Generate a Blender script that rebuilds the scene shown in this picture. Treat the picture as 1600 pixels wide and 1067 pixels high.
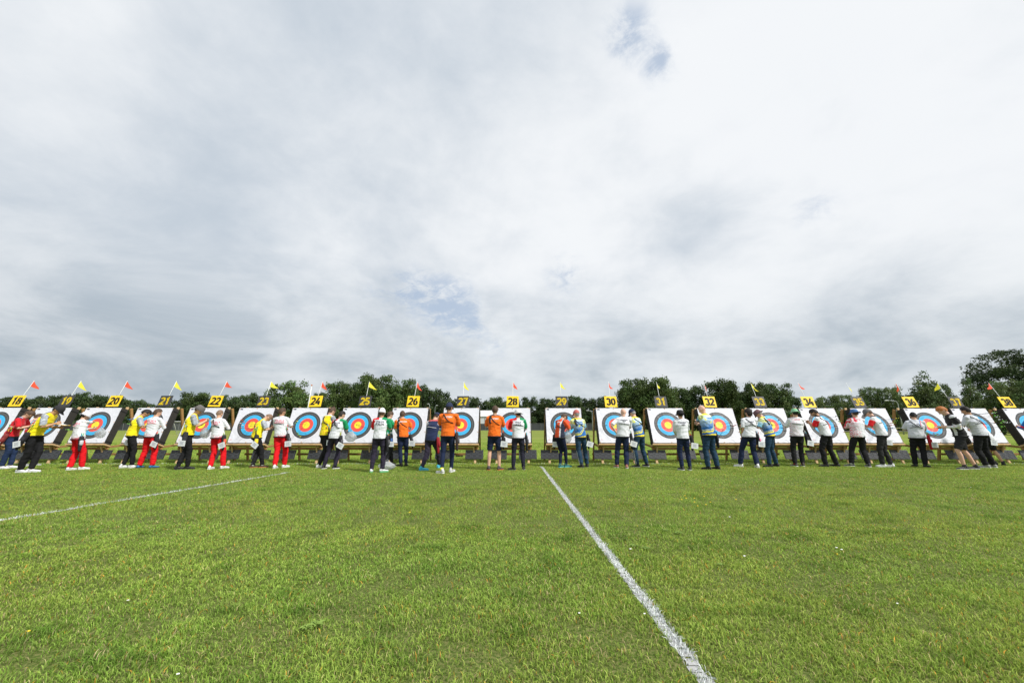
import bpy, bmesh, math, random
import numpy as np
from mathutils import Vector, Matrix, Euler
from mathutils.bvhtree import BVHTree
R = math.radians
rng = random.Random(7)
npr = np.random.RandomState(11)
for o in list(bpy.data.objects): bpy.data.objects.remove(o)
SC = bpy.context.scene
COL = SC.collection

# ------------------------------------------------------------------ camera
CAM_H, PITCH, FPX = 1.25, R(12.0), 622.0
cam_d = bpy.data.cameras.new('camera')
cam = bpy.data.objects.new('camera', cam_d); COL.objects.link(cam)
cam_d.sensor_width = 36.0; cam_d.lens = FPX/1600*36.0
cam_d.clip_start = 0.05; cam_d.clip_end = 3000
cam.location = (0, 0, CAM_H); cam.rotation_euler = (R(90)+PITCH, 0, 0)
SC.camera = cam
SC.view_settings.view_transform = 'Standard'; SC.view_settings.look = 'None'
SC.view_settings.gamma = 1.0; SC.view_settings.exposure = 0.0

# ------------------------------------------------------------------ sun and sky
SUN_EL, SUN_AZ = R(48), R(125)      # azimuth clockwise from +Y: from the right, a little behind the camera
sun_d = bpy.data.lights.new('sun', 'SUN'); sun = bpy.data.objects.new('sun', sun_d); COL.objects.link(sun)
sun_d.energy = 4.5; sun_d.angle = R(6); sun_d.color = (1.0, 0.965, 0.91)
sd = Vector((math.sin(SUN_AZ)*math.cos(SUN_EL), math.cos(SUN_AZ)*math.cos(SUN_EL), math.sin(SUN_EL)))
sun.rotation_euler = sd.to_track_quat('Z', 'Y').to_euler()

def ray(x, y):
    u = (x-800)/FPX; v = (533.5-y)/FPX
    return Vector((u, math.cos(PITCH)-v*math.sin(PITCH), math.sin(PITCH)+v*math.cos(PITCH)))
def ground(x, y, z=0.0):
    d = ray(x, y); t = (z-CAM_H)/d.z
    return Vector((d.x*t, d.y*t, z))
def at(x, y, Y):
    d = ray(x, y); t = Y/d.y
    return Vector((d.x*t, Y, CAM_H+d.z*t))
def proj(p):
    q = Vector(p)-Vector((0, 0, CAM_H))
    dep = q.y*math.cos(PITCH)+q.z*math.sin(PITCH)
    v = -q.y*math.sin(PITCH)+q.z*math.cos(PITCH)
    return 800+FPX*q.x/dep, 533.5-FPX*v/dep

class NT:
    def __init__(s, tree): s.t = tree; s.n = tree.nodes; s.l = tree.links
    def node(s, typ, ins=None, **kw):
        nd = s.n.new(typ)
        for k, v in kw.items(): setattr(nd, k, v)
        for k, v in (ins or {}).items(): s.put(nd.inputs[k], v)
        return nd
    def put(s, inp, v):
        if isinstance(v, bpy.types.NodeSocket): s.l.new(v, inp)
        else: inp.default_value = v
    def math(s, op, a, b=None, c=None, clamp=False):
        nd = s.n.new('ShaderNodeMath'); nd.operation = op; nd.use_clamp = clamp
        s.put(nd.inputs[0], a)
        if b is not None: s.put(nd.inputs[1], b)
        if c is not None: s.put(nd.inputs[2], c)
        return nd.outputs[0]
    def vmath(s, op, a, b=None, out=0):
        nd = s.n.new('ShaderNodeVectorMath'); nd.operation = op
        s.put(nd.inputs[0], a)
        if b is not None: s.put(nd.inputs[1], b)
        return nd.outputs[out]
    def mix(s, f, a, b, mode='MIX'):
        nd = s.n.new('ShaderNodeMixRGB'); nd.blend_type = mode
        s.put(nd.inputs[0], f); s.put(nd.inputs[1], a); s.put(nd.inputs[2], b)
        return nd.outputs[0]
    def ramp(s, f, a, b, clampv=True):
        nd = s.n.new('ShaderNodeMapRange'); nd.clamp = clampv; nd.interpolation_type = 'SMOOTHSTEP'
        s.put(nd.inputs[0], f); nd.inputs[1].default_value = a; nd.inputs[2].default_value = b
        return nd.outputs[0]
    def noise(s, vec, scale, detail=4, rough=0.55, dist=0.0, dim='3D'):
        nd = s.n.new('ShaderNodeTexNoise'); nd.noise_dimensions = dim
        s.put(nd.inputs['Vector'], vec); nd.inputs['Scale'].default_value = scale
        nd.inputs['Detail'].default_value = detail; nd.inputs['Roughness'].default_value = rough
        nd.inputs['Distortion'].default_value = dist
        return nd.outputs[0]

def c4(c): return (c[0], c[1], c[2], 1.0)

def make_world():
    w = bpy.data.worlds.new("World"); SC.world = w; w.use_nodes = True
    t = NT(w.node_tree); t.n.clear()
    tc = t.node('ShaderNodeTexCoord').outputs['Generated']
    d = t.vmath('NORMALIZE', tc)
    sep = t.node('ShaderNodeSeparateXYZ', {0: d})
    x, y, z = sep.outputs
    zc = t.math('MAXIMUM', z, 0.0)
    zz = t.math('ADD', zc, 0.34)
    px = t.math('DIVIDE', x, zz); py = t.math('DIVIDE', y, zz)
    # cloud sheet coordinates, stretched along the wind
    P = t.node('ShaderNodeCombineXYZ', {0: px, 1: py, 2: 0.0}).outputs[0]
    mr = t.node('ShaderNodeMapping', {'Vector': P}); mr.inputs['Rotation'].default_value = (0, 0, R(-24))
    mp = t.node('ShaderNodeMapping', {'Vector': mr.outputs[0]}); mp.inputs['Scale'].default_value = (1.25, 0.85, 1)
    mp.inputs['Location'].default_value = (5.3, 2.2, 0)
    W = mp.outputs[0]
    n1 = t.noise(W, 1.0, 6, 0.5, 0.6)
    n2 = t.noise(P, 3.6, 8, 0.56, 0.35)
    n3 = t.noise(P, 10.0, 7, 0.6, 0.3)
    n4 = t.noise(P, 1.6, 8, 0.6, 0.5)
    sh = t.math('ADD', t.math('MULTIPLY', n1, 0.5), t.math('MULTIPLY', n2, 0.36))
    sh = t.math('ADD', sh, t.math('MULTIPLY', n3, 0.15))
    def lobe(px_, py_, power):
        dd = ray(px_, py_).normalized()
        dp = t.vmath('DOT_PRODUCT', d, tuple(dd), out=1)
        return t.math('POWER', t.math('MAXIMUM', dp, 0.0), power)
    # thick, darker cloud banks and thinner bright ones, by direction
    for (lx_, ly_, pw, am) in ((190, 505, 55, -.17), (330, 530, 160, -.07), (-60, 60, 5, -.15), (1060, 350, 130, -.21), (960, 250, 260, -.05), (1400, 450, 80, -.18), (1250, 500, 160, -.06),
                               (560, 560, 60, -.05), (800, 20, 90, -.04), (1250, 60, 12, .10), (1500, 330, 50, .06), (520, 410, 200, .08), (760, 520, 300, .07), (420, 330, 120, .04),
                               (900, 330, 100, .07), (1180, 420, 140, .05), (1560, 130, 140, -.08), (60, 440, 220, .07)):
        sh = t.math('ADD', sh, t.math('MULTIPLY', lobe(lx_, ly_, pw), am))
    shade = t.ramp(sh, 0.27, 0.64)
    el = t.ramp(z, 0.0, 0.40)
    dark = t.mix(el, (0.36, 0.43, 0.49, 1), (0.55, 0.62, 0.70, 1))
    lite = t.mix(el, (0.70, 0.76, 0.80, 1), (0.90, 0.925, 0.955, 1))
    cloud = t.mix(shade, dark, lite)
    # openings to the blue sky
    sky = t.node('ShaderNodeTexSky', sky_type='NISHITA', sun_disc=False)
    sky.sun_elevation = SUN_EL; sky.sun_rotation = SUN_AZ
    blue = t.mix(1.0, sky.outputs[0], (0.085, 0.085, 0.085, 1), 'MULTIPLY')
    blue = t.mix(0.75, blue, (0.50, 0.62, 0.80, 1))
    hole = None
    for (hx, hy, pw, am) in ((980, 55, 1300, 1.3), (1030, 98, 2200, 1.2), (700, 478, 520, 1.5), (640, 452, 900, 1.1),
                             (740, 505, 1800, 0.7), (885, 430, 900, 0.6), (1270, 332, 1500, 0.4), (590, 468, 1400, 0.4), (770, 540, 1500, 0.4)):
        l = t.math('MULTIPLY', lobe(hx, hy, pw), am)
        hole = l if hole is None else t.math('ADD', hole, l)
    wis = t.math('ADD', t.math('MULTIPLY', n2, 0.45), t.math('MULTIPLY', t.noise(P, 6.2, 9, 0.66, 0.6), 0.55))
    fine = t.noise(P, 15.0, 8, 0.68, 0.5)
    nz = t.math('ADD', t.math('MULTIPLY', wis, 0.6), t.math('MULTIPLY', fine, 0.4))
    hm = t.ramp(t.math('MULTIPLY', t.math('POWER', hole, 0.6), t.ramp(nz, 0.36, 0.62)), 0.06, 0.95)
    wisp = t.mix(t.ramp(n4, 0.35, 0.7), cloud, t.mix(0.5, cloud, (0.93, 0.95, 0.97, 1)))
    colr = t.mix(t.math('MULTIPLY', hm, 0.8), wisp, blue)
    bg = t.node('ShaderNodeBackground', {'Color': colr, 'Strength': 1.0})
    out = t.node('ShaderNodeOutputWorld'); t.l.new(bg.outputs[0], out.inputs[0])
make_world()

# ------------------------------------------------------------------ helpers
MATS = {}
def mat(name, color=(.5,.5,.5), rough=0.6, spec=0.3, noise=0.12, nscale=8.0, bump=0.0, bscale=40.0, metal=0.0, attr=None,
        trans=0.0, sheen=0.0, coords='Object', stretch=None):
    if name in MATS: return MATS[name]
    m = bpy.data.materials.new(name); m.use_nodes = True; t = NT(m.node_tree)
    b = t.n['Principled BSDF']
    co = t.node('ShaderNodeTexCoord').outputs[coords]
    if stretch:
        mp = t.node('ShaderNodeMapping', {'Vector': co}); mp.inputs['Scale'].default_value = stretch; co = mp.outputs[0]
    base = c4(color)
    if attr: base = t.node('ShaderNodeVertexColor', layer_name=attr).outputs[0]
    if noise > 0:
        n = t.noise(co, nscale, 4, 0.6)
        k = t.math('ADD', t.math('MULTIPLY', n, 2*noise), 1-noise)
        kc = t.node('ShaderNodeCombineXYZ', {0: k, 1: k, 2: k}).outputs[0]
        base = t.mix(1.0, base, kc, 'MULTIPLY')
    t.put(b.inputs['Base Color'], base)
    b.inputs['Roughness'].default_value = rough; b.inputs['Metallic'].default_value = metal
    b.inputs['Specular IOR Level'].default_value = spec
    if sheen: b.inputs['Sheen Weight'].default_value = sheen
    if bump > 0:
        nb = t.noise(co, bscale, 5, 0.6)
        bp = t.node('ShaderNodeBump', {'Height': nb, 'Strength': bump, 'Distance': 0.02})
        t.put(b.inputs['Normal'], bp.outputs[0])
    if trans > 0:
        out = t.n['Material Output']
        tr = t.node('ShaderNodeBsdfTranslucent'); t.put(tr.inputs[0], base)
        mx = t.node('ShaderNodeMixShader', {0: trans})
        t.l.new(b.outputs[0], mx.inputs[1]); t.l.new(tr.outputs[0], mx.inputs[2]); t.l.new(mx.outputs[0], out.inputs[0])
    MATS[name] = m
    return m

def tag(o, label=None, cat=None, group=None, kind=None):
    if label: o['label'] = label
    if cat: o['category'] = cat
    if group: o['group'] = group
    if kind: o['kind'] = kind
    return o
def empty(name, loc, rz=0.0):
    o = bpy.data.objects.new(name, None); COL.objects.link(o)
    o.location = loc; o.rotation_euler = (0, 0, rz); o.empty_display_size = 0.1
    return o
def link(name, me, parent=None, mt=None, mats=None, smooth=False):
    o = bpy.data.objects.new(name, me); COL.objects.link(o)
    if parent is not None: o.parent = parent
    if mt is not None and not me.materials: me.materials.append(mt)
    for m_ in (mats or []): me.materials.append(m_)
    if smooth: me.polygons.foreach_set('use_smooth', [True]*len(me.polygons))
    return o
def bm_obj(name, bm, mt, parent=None, smooth=False):
    me = bpy.data.meshes.new(name); bmesh.ops.recalc_face_normals(bm, faces=bm.faces); bm.to_mesh(me); bm.free()
    return link(name, me, parent, mt, smooth=smooth)
def np_mesh(name, V, loops, starts, col=None):
    me = bpy.data.meshes.new(name)
    me.vertices.add(len(V)); me.vertices.foreach_set('co', np.asarray(V, np.float32).ravel())
    me.loops.add(len(loops)); me.loops.foreach_set('vertex_index', np.asarray(loops, np.int32))
    me.polygons.add(len(starts)); me.polygons.foreach_set('loop_start', np.asarray(starts, np.int32))
    me.update(calc_edges=True)
    if col is not None: set_col(me, col)
    return me
def set_col(me, C):
    a = me.color_attributes.new('Col', 'FLOAT_COLOR', 'POINT')
    C4 = np.ones((len(C), 4), np.float32); C4[:, :3] = C
    a.data.foreach_set('color', C4.ravel())

def box(bm, a, b, bev=0.0):
    a = Vector(a); b = Vector(b)
    vs = [bm.verts.new((x, y, z)) for x in (a.x, b.x) for y in (a.y, b.y) for z in (a.z, b.z)]
    F = [(0,1,3,2), (4,6,7,5), (0,4,5,1), (2,3,7,6), (0,2,6,4), (1,5,7,3)]
    fs = [bm.faces.new([vs[i] for i in f]) for f in F]
    if bev > 0:
        es = list({e for f in fs for e in f.edges})
        bmesh.ops.bevel(bm, geom=es, offset=bev, segments=2, affect='EDGES', profile=0.5)
def beam(bm, p, q, w, h, up=(0, 0, 1), bev=0.003):
    p = Vector(p); q = Vector(q); d = (q-p).normalized(); up = Vector(up)
    s = d.cross(up)
    if s.length < 1e-4: s = d.cross(Vector((1, 0, 0)))
    s.normalize(); u = s.cross(d).normalized()
    vs = []
    for c in (p, q):
        for (i, j) in ((-1,-1), (1,-1), (1,1), (-1,1)): vs.append(bm.verts.new(c+s*w/2*i+u*h/2*j))
    fs = [bm.faces.new([vs[i] for i in f]) for f in ((3,2,1,0), (4,5,6,7), (0,1,5,4), (1,2,6,5), (2,3,7,6), (3,0,4,7))]
    if bev > 0:
        es = list({e for f in fs for e in f.edges})
        bmesh.ops.bevel(bm, geom=es, offset=bev, segments=1, affect='EDGES')
def tube(bm, pts, rad, ref=None, n=10):
    pts = [Vector(p) for p in pts]; rings = []
    ref = Vector(ref) if ref is not None else None
    m = len(pts)
    for i, p in enumerate(pts):
        d = (pts[min(i+1, m-1)]-pts[max(i-1, 0)]).normalized()
        r0 = ref if ref is not None else (Vector((1, 0, 0)) if abs(d.x) < 0.8 else Vector((0, 1, 0)))
        a = (r0-d*r0.dot(d)).normalized(); b = d.cross(a)
        r = rad[i] if isinstance(rad[i], tuple) else (rad[i], rad[i])
        rings.append([bm.verts.new(p+a*math.cos(2*math.pi*k/n)*r[0]+b*math.sin(2*math.pi*k/n)*r[1]) for k in range(n)])
    for i in range(m-1):
        A, B = rings[i], rings[i+1]
        for k in range(n): bm.faces.new((A[k], A[(k+1) % n], B[(k+1) % n], B[k]))
    for rg, p, q in ((rings[0], pts[0], pts[1]), (rings[-1], pts[-1], pts[-2])):
        c = bm.verts.new(p+(p-q).normalized()*min(0.3*sum((v.co-p).length for v in rg)/n, 0.02))
        for k in range(n):
            bm.faces.new((rg[k], rg[(k+1) % n], c) if rg is rings[-1] else (rg[(k+1) % n], rg[k], c))
def ell(bm, c, axes, sub=2):
    """axes = three vectors giving half axes"""
    M = Matrix((axes[0], axes[1], axes[2])).transposed().to_4x4(); M.translation = Vector(c)
    bmesh.ops.create_icosphere(bm, subdivisions=sub, radius=1.0, matrix=M)
def vnoise(x, y, scale, seed=0):
    x = np.asarray(x)*scale+seed*17.3; y = np.asarray(y)*scale+seed*9.1
    xi = np.floor(x); yi = np.floor(y); fx = x-xi; fy = y-yi
    fx = fx*fx*(3-2*fx); fy = fy*fy*(3-2*fy)
    def h(a, b):
        s = np.sin(a*127.1+b*311.7+seed*74.7)*43758.5453
        return s-np.floor(s)
    return (h(xi, yi)*(1-fx)+h(xi+1, yi)*fx)*(1-fy)+(h(xi, yi+1)*(1-fx)+h(xi+1, yi+1)*fx)*fy
def copy_tree(o, parent=None):
    c = o.copy(); COL.objects.link(c); c.parent = parent
    for ch in list(o.children): copy_tree(ch, c)
    return c

# ------------------------------------------------------------------ ground, lines, grass
def mat_ground():
    m = bpy.data.materials.new('meadow_ground'); m.use_nodes = True; t = NT(m.node_tree); b = t.n['Principled BSDF']
    co = t.node('ShaderNodeTexCoord').outputs['Object']
    n1 = t.noise(co, 0.35, 5, 0.6); n2 = t.noise(co, 3.0, 6, 0.65); n3 = t.noise(co, 45, 5, 0.7); n4 = t.noise(co, 0.05, 4, 0.5)
    g = t.mix(t.ramp(n1, 0.35, 0.65), (0.14, 0.225, 0.028, 1), (0.205, 0.28, 0.042, 1))
    g = t.mix(t.math('MULTIPLY', t.ramp(n2, 0.45, 0.75), 0.55), g, (0.28, 0.28, 0.08, 1))
    sp = t.node('ShaderNodeSeparateXYZ', {0: co}); far = t.ramp(sp.outputs[1], 20, 50)
    stripe = t.noise(t.node('ShaderNodeCombineXYZ', {0: t.math('MULTIPLY', sp.outputs[0], 0.15), 1: sp.outputs[1], 2: 0.0}).outputs[0], 0.22, 4, 0.6)
    fargr = t.mix(t.ramp(stripe, 0.4, 0.62), (0.145, 0.195, 0.035, 1), (0.225, 0.235, 0.07, 1))
    g = t.mix(t.math('MULTIPLY', far, 0.85), g, fargr)
    near = t.math('SUBTRACT', 1.0, t.ramp(sp.outputs[1], 8, 17))
    dirt = t.mix(t.ramp(n3, 0.4, 0.6), (0.045, 0.085, 0.016, 1), (0.16, 0.15, 0.065, 1))
    g = t.mix(t.math('MULTIPLY', near, 0.8), g, dirt)
    k = t.math('ADD', t.math('MULTIPLY', n3, 0.7), 0.65)
    g = t.mix(1.0, g, t.node('ShaderNodeCombineXYZ', {0: k, 1: k, 2: k}).outputs[0], 'MULTIPLY')
    t.put(b.inputs['Base Color'], g); b.inputs['Roughness'].default_value = 0.95; b.inputs['Specular IOR Level'].default_value = 0.05
    bp = t.node('ShaderNodeBump', {'Height': n3, 'Strength': 0.6, 'Distance': 0.03}); t.put(b.inputs['Normal'], bp.outputs[0])
    return m
bm = bmesh.new()
vs = [bm.verts.new(p) for p in ((-900, -60, 0), (900, -60, 0), (900, 900, 0), (-900, 900, 0))]; bm.faces.new(vs)
tag(bm_obj('ground', bm, mat_ground()), 'level mown grass field', 'ground', kind='structure')

LINES = [('pitch_line', ground(846, 729), ground(1122, 1090), 0.044, 'white chalk line running from the targets to the lower right'),
         ('pitch_line', ground(452, 738), ground(-60, 824), 0.04, 'thin white chalk line slanting across the grass at the left'),
         ('target_line', Vector((-24, 14.08, 0)), Vector((24, 14.08, 0)), 0.035, 'faint white chalk line along the feet of the target stands')]
def line_dist(X, Y, A, B):
    d = np.array([B.x-A.x, B.y-A.y]); L = np.hypot(*d); d = d/L
    rx = X-A.x; ry = Y-A.y; tt = rx*d[0]+ry*d[1]
    dist = np.abs(-rx*d[1]+ry*d[0]); dist = np.where((tt < 0) | (tt > L), 9.0, dist)
    return dist, tt

def blades(X, Y, Hh, Wd, lean, cols, seg2):
    n = len(X)
    yaw = npr.uniform(0, 2*np.pi, n); la = npr.uniform(0, 2*np.pi, n)
    sx = np.cos(yaw)*Wd/2; sy = np.sin(yaw)*Wd/2
    lx = np.cos(la)*lean*Hh; ly = np.sin(la)*lean*Hh
    if seg2:
        V = np.zeros((n, 5, 3), np.float32)
        V[:, 0] = np.stack([X-sx, Y-sy, np.zeros(n)], 1); V[:, 1] = np.stack([X+sx, Y+sy, np.zeros(n)], 1)
        V[:, 2] = np.stack([X-sx*.8+lx*.35, Y-sy*.8+ly*.35, Hh*.6], 1); V[:, 3] = np.stack([X+sx*.8+lx*.35, Y+sy*.8+ly*.35, Hh*.6], 1)
        V[:, 4] = np.stack([X+lx, Y+ly, Hh*(1-.25*lean)], 1)
        base = (np.arange(n)*5)[:, None]
        L = (base+np.array([[0, 1, 3, 2, 2, 3, 4]])).ravel()
        S = (np.arange(n)*7)[:, None]+np.array([[0, 4]]); S = S.ravel(); k = 5
        C = np.repeat(cols, 5, axis=0).reshape(n, 5, 3).copy(); C[:, :2] *= 0.36; C[:, 4] *= 1.1  # shade between blades painted into the colour: dark roots, lighter tips
    else:
        V = np.zeros((n, 3, 3), np.float32)
        V[:, 0] = np.stack([X-sx, Y-sy, np.zeros(n)], 1); V[:, 1] = np.stack([X+sx, Y+sy, np.zeros(n)], 1)
        V[:, 2] = np.stack([X+lx, Y+ly, Hh], 1)
        L = np.arange(n*3); S = np.arange(n)*3
        C = np.repeat(cols, 3, axis=0).reshape(n, 3, 3).copy(); C[:, :2] *= 0.55; C[:, 2] *= 1.12  # same painted root shading for the single-triangle blades, milder
    return V.reshape(-1, 3), L, S, C.reshape(-1, 3)

def make_grass():
    G = []; Wt = {0: [], 1: [], 2: []}
    zones = [(1.7, 3.4, 12500, 0.0042, 0.032, True), (3.4, 5.5, 7500, 0.0055, 0.030, True), (5.5, 9.0, 3800, 0.0085, 0.029, False),
             (9.0, 13.0, 2000, 0.013, 0.028, False), (13.0, 17.0, 1000, 0.018, 0.030, False), (17.0, 32.0, 170, 0.035, 0.030, False)]
    for zi, (y0, y1, dens, wd, hh, s2) in enumerate(zones):
        area = 1.36*(y1*y1-y0*y0)+2.4*(y1-y0); n = int(area*dens)
        u = npr.uniform(0, 1, n)
        Y = np.sqrt(y0*y0+u*(y1*y1-y0*y0)); X = npr.uniform(-1, 1, n)*(1.36*Y+1.2)
        clump = vnoise(X, Y, 3.2, 1)*0.45+vnoise(X, Y, 9.0, 2)*0.35+vnoise(X, Y, 0.8, 3)*0.2
        keep = npr.uniform(0, 1, n) < np.clip(0.24+2.1*(clump-0.28), 0.20, 1)
        X, Y, clump = X[keep], Y[keep], clump[keep]; n = len(X)
        tuft = np.clip((vnoise(X, Y, 3.4, 6)-0.66)*3, 0, 1)*(Y < 9)
        Hh = hh*(0.45+0.8*npr.uniform(0, 1, n)+0.6*np.clip(clump-0.4, 0, 1)+0.45*tuft)
        lean = npr.uniform(0.2, 1.25, n)
        big = vnoise(X, Y, 0.35, 4); mid = vnoise(X, Y, 1.7, 5); r1 = npr.uniform(0, 1, n)
        gA = np.array([0.215, 0.400, 0.036]); gB = np.array([0.47, 0.590, 0.125]); gC = np.array([0.085, 0.21, 0.020])
        f = np.clip(0.20*mid+0.15*big+0.85*r1-0.05, 0, 1)[:, None]
        C = gA*(1-f)+gB*f
        dk = (np.clip(tuft*0.6+(r1 < 0.15)*0.3, 0, 1))[:, None]; C = C*(1-dk)+gC*dk
        yel = (npr.uniform(0, 1, n) < 0.03+0.12*(1-mid)**2)[:, None]
        C = np.where(yel, np.array([0.66, 0.55, 0.27])*(0.6+0.6*npr.uniform(0, 1, (n, 1))), C)
        C = np.where((npr.uniform(0, 1, n) < .018)[:, None], np.array([0.80, 0.42, 0.07]), C)
        C *= (0.66+0.62*npr.uniform(0, 1, (n, 1)))*(0.84+0.16*(big*.6+mid*.4+vnoise(X, Y, 4.5, 12)*.9))[:, None]
        C[:, 0] *= 0.93+0.16*vnoise(X, Y, .7, 13)
        white = np.full(n, -1)
        for li, (_, A, B, hw, _l) in enumerate(LINES):
            d, tt = line_dist(X, Y, A, B)
            pr = np.clip((hw*1.15-d)/(hw*0.35), 0, 1)*(0.93 if li == 0 else (0.9 if li == 1 else 0.5*(vnoise(X, Y, 1.3, 8) > 0.3)+.2))
            white = np.where(npr.uniform(0, 1, n) < pr, li, white)
        def emit(sel, tgt, CC, hm=1.0):
            if sel.sum() == 0: return
            tgt.append(blades(X[sel], Y[sel], Hh[sel]*hm, np.full(sel.sum(), wd)*npr.uniform(0.6, 1.3, sel.sum()), lean[sel], CC[sel], s2))
        emit(white < 0, G, C)
        Wc = np.array([0.86, 0.90, 0.90])*(0.75+0.3*npr.uniform(0, 1, (n, 1)))
        for li in range(3): emit(white == li, Wt[li], Wc, 0.95)
    def join(L_):
        V = []; L = []; S = []; C = []; vo = 0; lo = 0
        for (v, l, s, c) in L_:
            V.append(v); L.append(l+vo); S.append(s+lo); C.append(c); vo += len(v); lo += len(l)
        return np.concatenate(V), np.concatenate(L), np.concatenate(S), np.concatenate(C)
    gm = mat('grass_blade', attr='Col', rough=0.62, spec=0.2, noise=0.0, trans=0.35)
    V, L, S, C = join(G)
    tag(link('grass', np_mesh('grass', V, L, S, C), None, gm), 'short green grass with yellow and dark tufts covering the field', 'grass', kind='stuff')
    wm = mat('chalked_blade', attr='Col', rough=0.8, spec=0.1, noise=0.0, trans=0.12)
    sm = mat('chalk_on_soil', (0.50, 0.53, 0.50), rough=0.95, spec=0.05, noise=0.5, nscale=22)
    for li, (nm, A, B, hw, lab) in enumerate(LINES):
        d = (B-A); L_ = d.length; d.normalize(); s = Vector((-d.y, d.x, 0))
        V, L, S, C = join(Wt[li])
        # broken ragged chalk patches on the soil, 4 mm above it
        pv = []; pl = []; ps = []; i = 0; st = 0.05; tt = 0.0
        while tt < L_:
            a = hw*rng.uniform(0.6, 1.05); b = hw*rng.uniform(0.6, 1.05); ln = st*rng.uniform(0.6, 1.5)
            if li != 2 or rng.random() < 0.4:
                q = [A+d*tt-s*a, A+d*(tt+ln)-s*a*rng.uniform(.8, 1.1), A+d*(tt+ln)+s*b, A+d*tt+s*b*rng.uniform(.8, 1.1)]
                for v in q: pv.append((v.x, v.y, 0.004))
                ps.append(i); pl += [i, i+1, i+2, i+3]; i += 4
            tt += ln+0.001+rng.uniform(0, 0.02)
        nV = len(V); V = np.concatenate([V, np.array(pv)]); S = np.concatenate([S, np.array(ps)+len(L)]); L = np.concatenate([L, np.array(pl)+nV])
        C = np.concatenate([C, np.full((len(pv), 3), 0.42)])
        tag(link(nm, np_mesh(nm, V, L, S, C), None, wm), lab, 'painted line', kind='structure')
make_grass()

def make_ground_bits():
    # small yellow flowers, plantain rosettes and litter in the grass
    bm = bmesh.new()
    spots = [(1065, 780), (1072, 778), (1085, 778), (1085, 784), (1110, 784), (1308, 865), (1070, 774), (310, 770), (1100, 775), (1150, 780), (1013, 735), (1195, 732), (640, 800), (1090, 790), (45, 985), (1103, 788)]
    for (x, y) in spots:
        p = ground(x, y, 0.045); r = 0.009 if p.y < 6 else 0.015
        ell(bm, p, (Vector((r, 0, 0)), Vector((0, r, 0)), Vector((0, 0, r*.5))), 1)
    tag(bm_obj('wildflowers', bm, mat('flower_yellow', (0.75, 0.55, 0.03), noise=.1)), 'tiny yellow flowers dotted in the grass', 'flowers', kind='stuff')
    bm = bmesh.new()
    for (x, y) in [(200, 937), (278, 1052), (1307, 855), (1315, 858), (905, 957), (1007, 958), (1140, 807), (1163, 868), (1402, 942), (985, 857), (1517, 761)]:
        p = ground(x, y, 0.03); r = 0.009 if p.y < 4 else 0.014
        ell(bm, p, (Vector((r, r*.4, 0)), Vector((-r*.3, r*.7, 0)), Vector((0, 0, r*.35))), 1)
    tag(bm_obj('daisies', bm, mat('petal_white', (0.8, 0.8, 0.76), noise=.1)), 'small white daisies and petals dotted in the grass', 'flowers', kind='stuff')
    bm = bmesh.new()
    for (x, y, s) in [(495, 975, 1.2), (480, 980, 1.0), (990, 852, 1.3), (1010, 856, 1.2), (1040, 828, 1.3), (1060, 832, 1.2), (640, 862, 1.0), (1300, 832, 1.1), (1125, 882, .9)]:
        c = ground(x, y, 0.022)
        for k in range(9):
            a = 2*math.pi*k/9+rng.uniform(-.3, .3); L = 0.045*s*rng.uniform(.6, 1.2); w = L*.28
            d = Vector((math.cos(a), math.sin(a), 0)); q = Vector((-d.y, d.x, 0))
            v = [c+d*.005, c+d*L*.5+q*w+Vector((0, 0, .012)), c+d*L+Vector((0, 0, .004)), c+d*L*.5-q*w+Vector((0, 0, .012))]
            bm.faces.new([bm.verts.new(t_) for t_ in v])
    tag(bm_obj('broad_leaf_weeds', bm, mat('weed_leaf', (0.20, 0.30, 0.06), rough=.7, noise=.25, trans=.2)), 'flat broad leaved weeds in the turf', 'weeds', kind='stuff')
make_ground_bits()

# ------------------------------------------------------------------ trees
leafm = {}
def leaf_mat(name, c):
    m = bpy.data.materials.new(name); m.use_nodes = True; t = NT(m.node_tree); b = t.n['Principled BSDF']
    v = t.node('ShaderNodeVertexColor', layer_name='Col').outputs[0]
    base = t.mix(1.0, v, c4(c), 'MULTIPLY')
    oi = t.node('ShaderNodeObjectInfo').outputs['Random']
    k = t.math('ADD', t.math('MULTIPLY', oi, 0.5), 0.75)
    base = t.mix(1.0, base, t.node('ShaderNodeCombineXYZ', {0: k, 1: k, 2: k}).outputs[0], 'MULTIPLY')
    t.put(b.inputs['Base Color'], base); b.inputs['Roughness'].default_value = 0.6; b.inputs['Specular IOR Level'].default_value = 0.2
    tr = t.node('ShaderNodeBsdfTranslucent'); t.put(tr.inputs[0], base)
    mx = t.node('ShaderNodeMixShader', {0: 0.25})
    t.l.new(b.outputs[0], mx.inputs[1]); t.l.new(tr.outputs[0], mx.inputs[2]); t.l.new(mx.outputs[0], t.n['Material Output'].inputs[0])
    return m
LEAF = {'oak': leaf_mat('oak_leaves', (0.074, 0.120, 0.034)), 'dark': leaf_mat('dark_leaves', (0.052, 0.088, 0.031)),
        'willow': leaf_mat('willow_leaves', (0.095, 0.142, 0.048))}
BARK = mat('bark', (0.09, 0.07, 0.05), rough=.9, noise=.4, nscale=3, bump=.6, bscale=6)
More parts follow.
